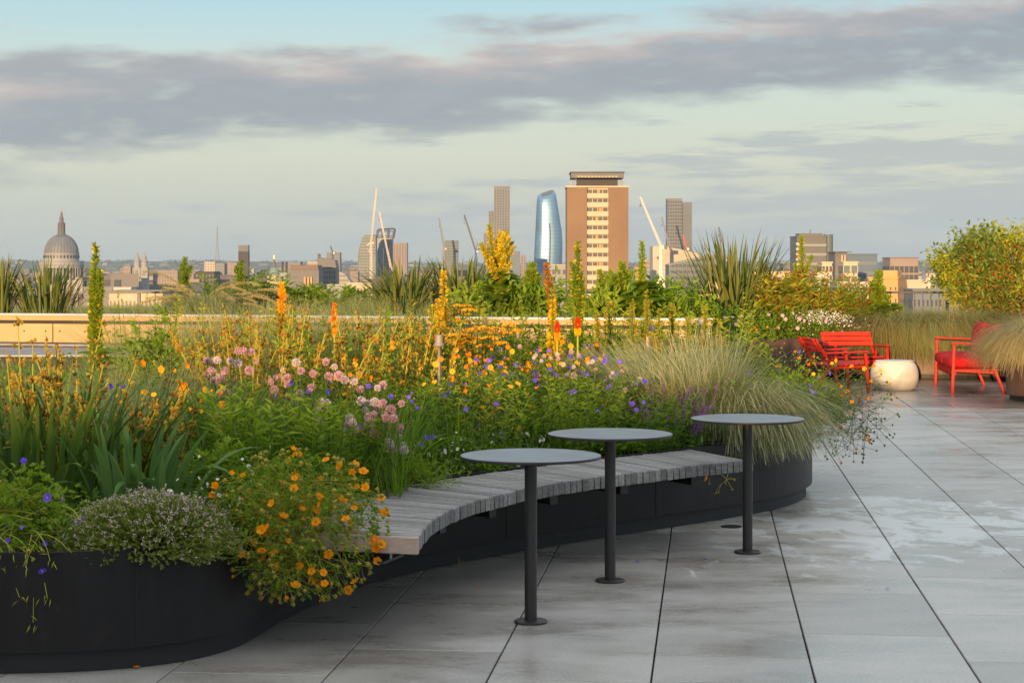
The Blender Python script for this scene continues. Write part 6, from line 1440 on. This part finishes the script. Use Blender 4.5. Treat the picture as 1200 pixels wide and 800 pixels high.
for i, (px, tip, nm) in enumerate(((217, 302, 'small dark green mullein spire right of the gridded office block'), (283, 307, 'slim green spire overlapping the dark chimney'))):
    verbascum(nm, px, 25.0, tip, ZB, n=8, rad=.13, spread=.08, mats=('l_mid', 'l_yel'), yellowness=.2, base=.35, seed=530+i, leafmat='l_mid', bare=.2, brlen=(.2, .4))
for i, px in enumerate((262, 300, 312, 350, 366, 345, 385, 430)):
    rng = np.random.default_rng(540+i); uprights('leafy_perennial', 'dark leafy upright plant behind the sandy wall, centre left', px, 25.2, 26, .24, (.25, .62 if i < 3 else .42), 'l_deep' if i % 2 else 'l_mid', 540+i, ZB, (.06, .12), (.02, .035), 26, group='leafy plants behind the sandy wall')
verbascum('broad many-branched yellow mullein in front of the stepped tower', 586, 24.0, 264, ZB, n=15, rad=.125, spread=.27, mats=('l_yel', 'yellow'), yellowness=.42, base=.6, seed=551, leafmat='l_mid', bare=.30, leafL=.5, lean=-.14, brlen=(.3, .5))
verbascum('leafy green mullein spire left of rust brown seed spire', 624, 24.0, 309, ZB, n=10, rad=.19, spread=.10, mats=('l_light', 'l_yel'), yellowness=.15, base=.8, seed=552, leafmat='l_light', bare=.2, leafL=.5)
verbascum('slender green spire before the balconies of the brick tower block', 703, 23.6, 316, ZB, n=4, rad=.12, spread=.06, mats=('l_light', 'l_yel'), yellowness=.2, base=.4, seed=553, leafmat='l_light', bare=.2, leafL=.35)
verbascum('bushy pointed green mullein right of the cream balconies', 729, 23.4, 308, ZB, n=14, rad=.17, spread=.2, mats=('l_light', 'l_yel'), yellowness=.12, base=.9, seed=554, leafmat='l_mid', bare=.15, leafL=.5)
verbascum('tall thin yellow-tipped mullein spire right of the brick tower block', 752.5, 23.0, 284, ZB, n=2, rad=.125, spread=.04, mats=('l_light', 'yellow'), yellowness=.2, base=.7, seed=555, leafmat='l_mid', bare=.12, leafL=.45)
for i, (px, d, w_, h_) in enumerate(((600, 24.2, .5, .45), (640, 23.8, .55, .5), (560, 24.2, .4, .4), (770, 23.6, .5, .45), (716, 23.2, .5, .4), (790, 24.0, .6, .42), (745, 23.6, .5, .5))):
    bush('leafy_clump', 'broad-leaved green clump behind the sandy wall, centre right', px, d, (w_, .4, h_), 520, (.08, .16), (.03, .06), 'l_mid' if i % 2 else 'l_light', 560+i, ZB, group='broad-leaved clumps behind the sandy wall')
# right-hand bed
ZR = .53
phormium('very large sword-leaved plant left of the red chairs', 862, 25.8, ZR, 268, 150, .034, .70, 'l_phorm', 601, .30)
phormium('sparse sword-leaved fringe at left side of the large one', 836, 26.4, ZR, 308, 40, .034, .9, 'l_phorm', 602, .2)
verbascum('tallest mullein spire on the right, crossing the striped office', 939.5, 26, 277, ZR, n=8, rad=.13, spread=.15, mats=('l_light', 'yellow'), yellowness=.14, base=1.0, seed=603, leafmat='l_mid', bare=.2, leafL=.5, brlen=(.14, .3))
verbascum('leafy pale green mullein spire left of the large shrub', 1029, 26.3, 318, ZR, n=8, rad=.21, spread=.14, mats=('l_light', 'l_yel'), yellowness=.15, base=1.1, seed=604, leafmat='l_light', bare=.25, leafL=.62)
for i, (px, d, hh) in enumerate(((905, 25.6, .95), (928, 25.9, 1.0), (955, 25.8, .95), (980, 26.1, .85), (890, 26.1, .9), (1000, 26.4, .75))):
    t, rng, P = uprights('leafy_perennial', 'orange-tinged leafy plant round the tall mullein behind the chairs', px, d, 30, .30, (hh*.6, hh), 'l_mid' if i % 2 else 'l_yel', 610+i, ZR, (.08, .16), (.016, .03), 30, group='orange-tinged plants behind the chairs')
    C = P[:, 2:].reshape(-1, 3); C = np.repeat(C, 4, 0)+rng.normal(size=(len(C)*4, 3))*.05; mb = MB(); mb.leaves(C, rng.normal(size=C.shape)+[0, 0, .4], .07, .022, 0, rng=rng); mb.build('tinted_leaves', M['l_red'], t)
for i, (px, d) in enumerate(((820, 24.0), (850, 24.9), (880, 25.2), (905, 25.3), (930, 25.4), (800, 23.9))):
    t, rng = bush('leafy_clump', 'dark leafy edging along the brown planter with mauve flowers', px, d, (.5, .3, .42), 900, (.04, .09), (.02, .035), 'l_mid' if i % 2 else 'l_deep', 620+i, ZR, group='leafy edging along the brown planter')
    for k in range(5): put('flower', FLK[0], t, (rng.uniform(-.4, .4), -.3, rng.uniform(.1, .36)), rng, .3, (1.6, 2.4), np.array([0, -1, .3]))
t = geum('white flowered cushion on the brown planter behind the orange-red chair', 962, 25.5, 95, (0, -.1, .18), (.52, .24, .20), 40, 630, z=ZR, leafn=500, leafr=.4, flo=FLW, name='fleabane', br=.012, face=np.array([0, -1, .5]))
for o in KIDS[t]:
    if o.name.startswith('flower'): o.scale = [q*1.35 for q in o.scale]
rng = np.random.default_rng(633); v = rng.normal(size=(700, 3))*np.array([.27, .12, .05])+np.array([0, -.12, .30]); v[:, 2] -= (v[:, 0]/.6)**2*.12
mb = MB(); mb.leaves(v, rng.normal(size=(700, 3)), .022, .02, 0, rng=rng); o = mb.build('florets', M['whitef'], t); o['kind'] = 'stuff'
geum('orange flowers on the brown planter left of chairs', 880, 24.7, 14, (0, -.1, .12), (.5, .16, .14), 20, 631, z=ZR, leafn=500, leafr=.4, name='geum', face=np.array([0, -1, .5]))
W2 = (.05, -.55, -.35)
for i, (px, d, n, L, mat, lab, wv) in enumerate(((1010, 25.95, 2600, (.45, .7), 'tawny', 'tawny grass left of the pale green mullein behind the chairs', W2), (1042, 25.75, 6200, (.6, 1.15), 'tawny', 'tawny fountain grass above the white pot table', W2), (1080, 25.7, 6200, (.55, 1.1), 'stipa', 'greener fountain grass between pot table and sofa', W2), (1122, 25.75, 6200, (.7, 1.3), 'tawny', 'tall tawny fountain grass under the large shrub', (.2, -.6, -.5)), (1162, 26.2, 3000, (.6, 1.0), 'stipag', 'green grass directly behind the red sofa', (-.2, -.1, -.1)))):
    t, rng = stipa('fountain_grass', lab, px, d, ZR, n, .22, L, mat, 640+i, wv, .0065, (.3, 1.2), (1.9, 2.9))
    mb = MB(); grass(mb, 1300, .28, (L[0]*.45, L[1]*.5), (.0, .8), (.8, 2.2), .006, 0, rng, tuple(q*.6 for q in wv)); mb.build('green_blades', M['stipag'], t)
t, rng = stipa('fountain_grass', 'big pale tawny grass mound hiding the right end of sofa', 1231, 21.35, ZR, 9000, .26, (.50, .95), 'straw', 650, (-.12, -.40, -.55), .006, (.1, .9), (1.6, 2.8), x=None)
mb = MB(); grass(mb, 2400, .26, (.4, .7), (.0, .7), (1.2, 2.4), .006, 0, rng, (-.05, -.2, -.4)); mb.build('green_blades', M['stipag'], t)
t2, rng = stipa('fountain_grass', 'low pale tawny grass spilling to the paving at right picture edge', 1216, 21.12, ZR, 6000, .2, (.45, .9), 'straw', 651, (-.10, -.30, -.85), .006, (.1, .9), (1.6, 2.9), x=None)
# large shrub
t = root('shrub', 'large rounded yellow-green shrub with orange tinted leaves at far right', 'shrub', 1168, 27, ZR); rng = np.random.default_rng(660)
Hs = wz(266, 27)-ZR
cl = []; 
while len(cl) < 84:
    v = unit(rng.normal(size=3))*rng.uniform(.3, 1.0)**.5; c = np.array([v[0]*.86, v[1]*.7, Hs*.56+v[2]*Hs*.42])
    if v[2] > -.75: cl.append(c)
cl = np.array(cl)
b0 = np.zeros((len(cl), 3))+rng.normal(size=(len(cl), 3))*[.05, .05, 0]
mb = MB(); mb.tubes(bez(b0, cl*[.35, .35, .55], cl, 8), np.linspace(.022, .004, 8)[None], 5); mb.build('branches', M['stemb'], t, smooth=True)
per = 165; C = np.repeat(cl, per, 0)+rng.normal(size=(len(cl)*per, 3))*[.105, .105, .10]; D = rng.normal(size=C.shape)+[0, -.2, .3]
kind = np.repeat(rng.random(len(cl)), per)
mb = MB(); sel = kind < .5; mb.leaves(C[sel], D[sel], rng.uniform(.06, .11, sel.sum()), rng.uniform(.032, .058, sel.sum()), 0, rng=rng)
sel = kind >= .5; mb.leaves(C[sel], D[sel], rng.uniform(.05, .09, sel.sum()), rng.uniform(.025, .045, sel.sum()), 1, rng=rng); mb.build('leaves', [M['l_olive'], M['l_yel']], t)
ce = np.array([.0, -.55, Hs*.5]); k = 800; Cr = ce+np.clip(rng.normal(size=(k, 3)), -1.7, 1.5)*[.36, .16, .34]; mb = MB(); mb.leaves(Cr, rng.normal(size=(k, 3)), .06, .035, 0, rng=rng); mb.build('orange_leaves', M['l_red'], t)
# unbroken low grass of the far beds
def cover(poly, n, z, L, mat, seed, x0, x1, y0, y1):
    rng = np.random.default_rng(seed); xy = np.stack([rng.uniform(x0, x1, n), rng.uniform(y0, y1, n)], -1); xy = xy[inside(xy, poly)]; n = len(xy)
    tall = .75+.35*np.sin(xy[:, 0]*2.1)*np.sin(xy[:, 1]*1.7+1)
    P, S = arcs(np.c_[xy, np.full(n, z)], rng.uniform(0, 6.28, n), rng.uniform(*L, n)*tall, rng.uniform(0, .5, n), rng.uniform(.5, 1.9, n), 6)
    mb = MB(); mb.ribbons(P, .008*np.linspace(1, .2, 6)[None]*np.ones((n, 1)), S); o = mb.build('bed_grass', M[mat]); o['kind'] = 'stuff'
cover(offset(CBc, -.1), 16000, ZR, (.1, .24), 'stipag', 701, 1.8, 9.5, 20.6, 29.6)
cover(np.array(Pp), 14000, ZB, (.06, .16), 'stipag', 702, -9.5, 2.4, 21.7, 29.8)
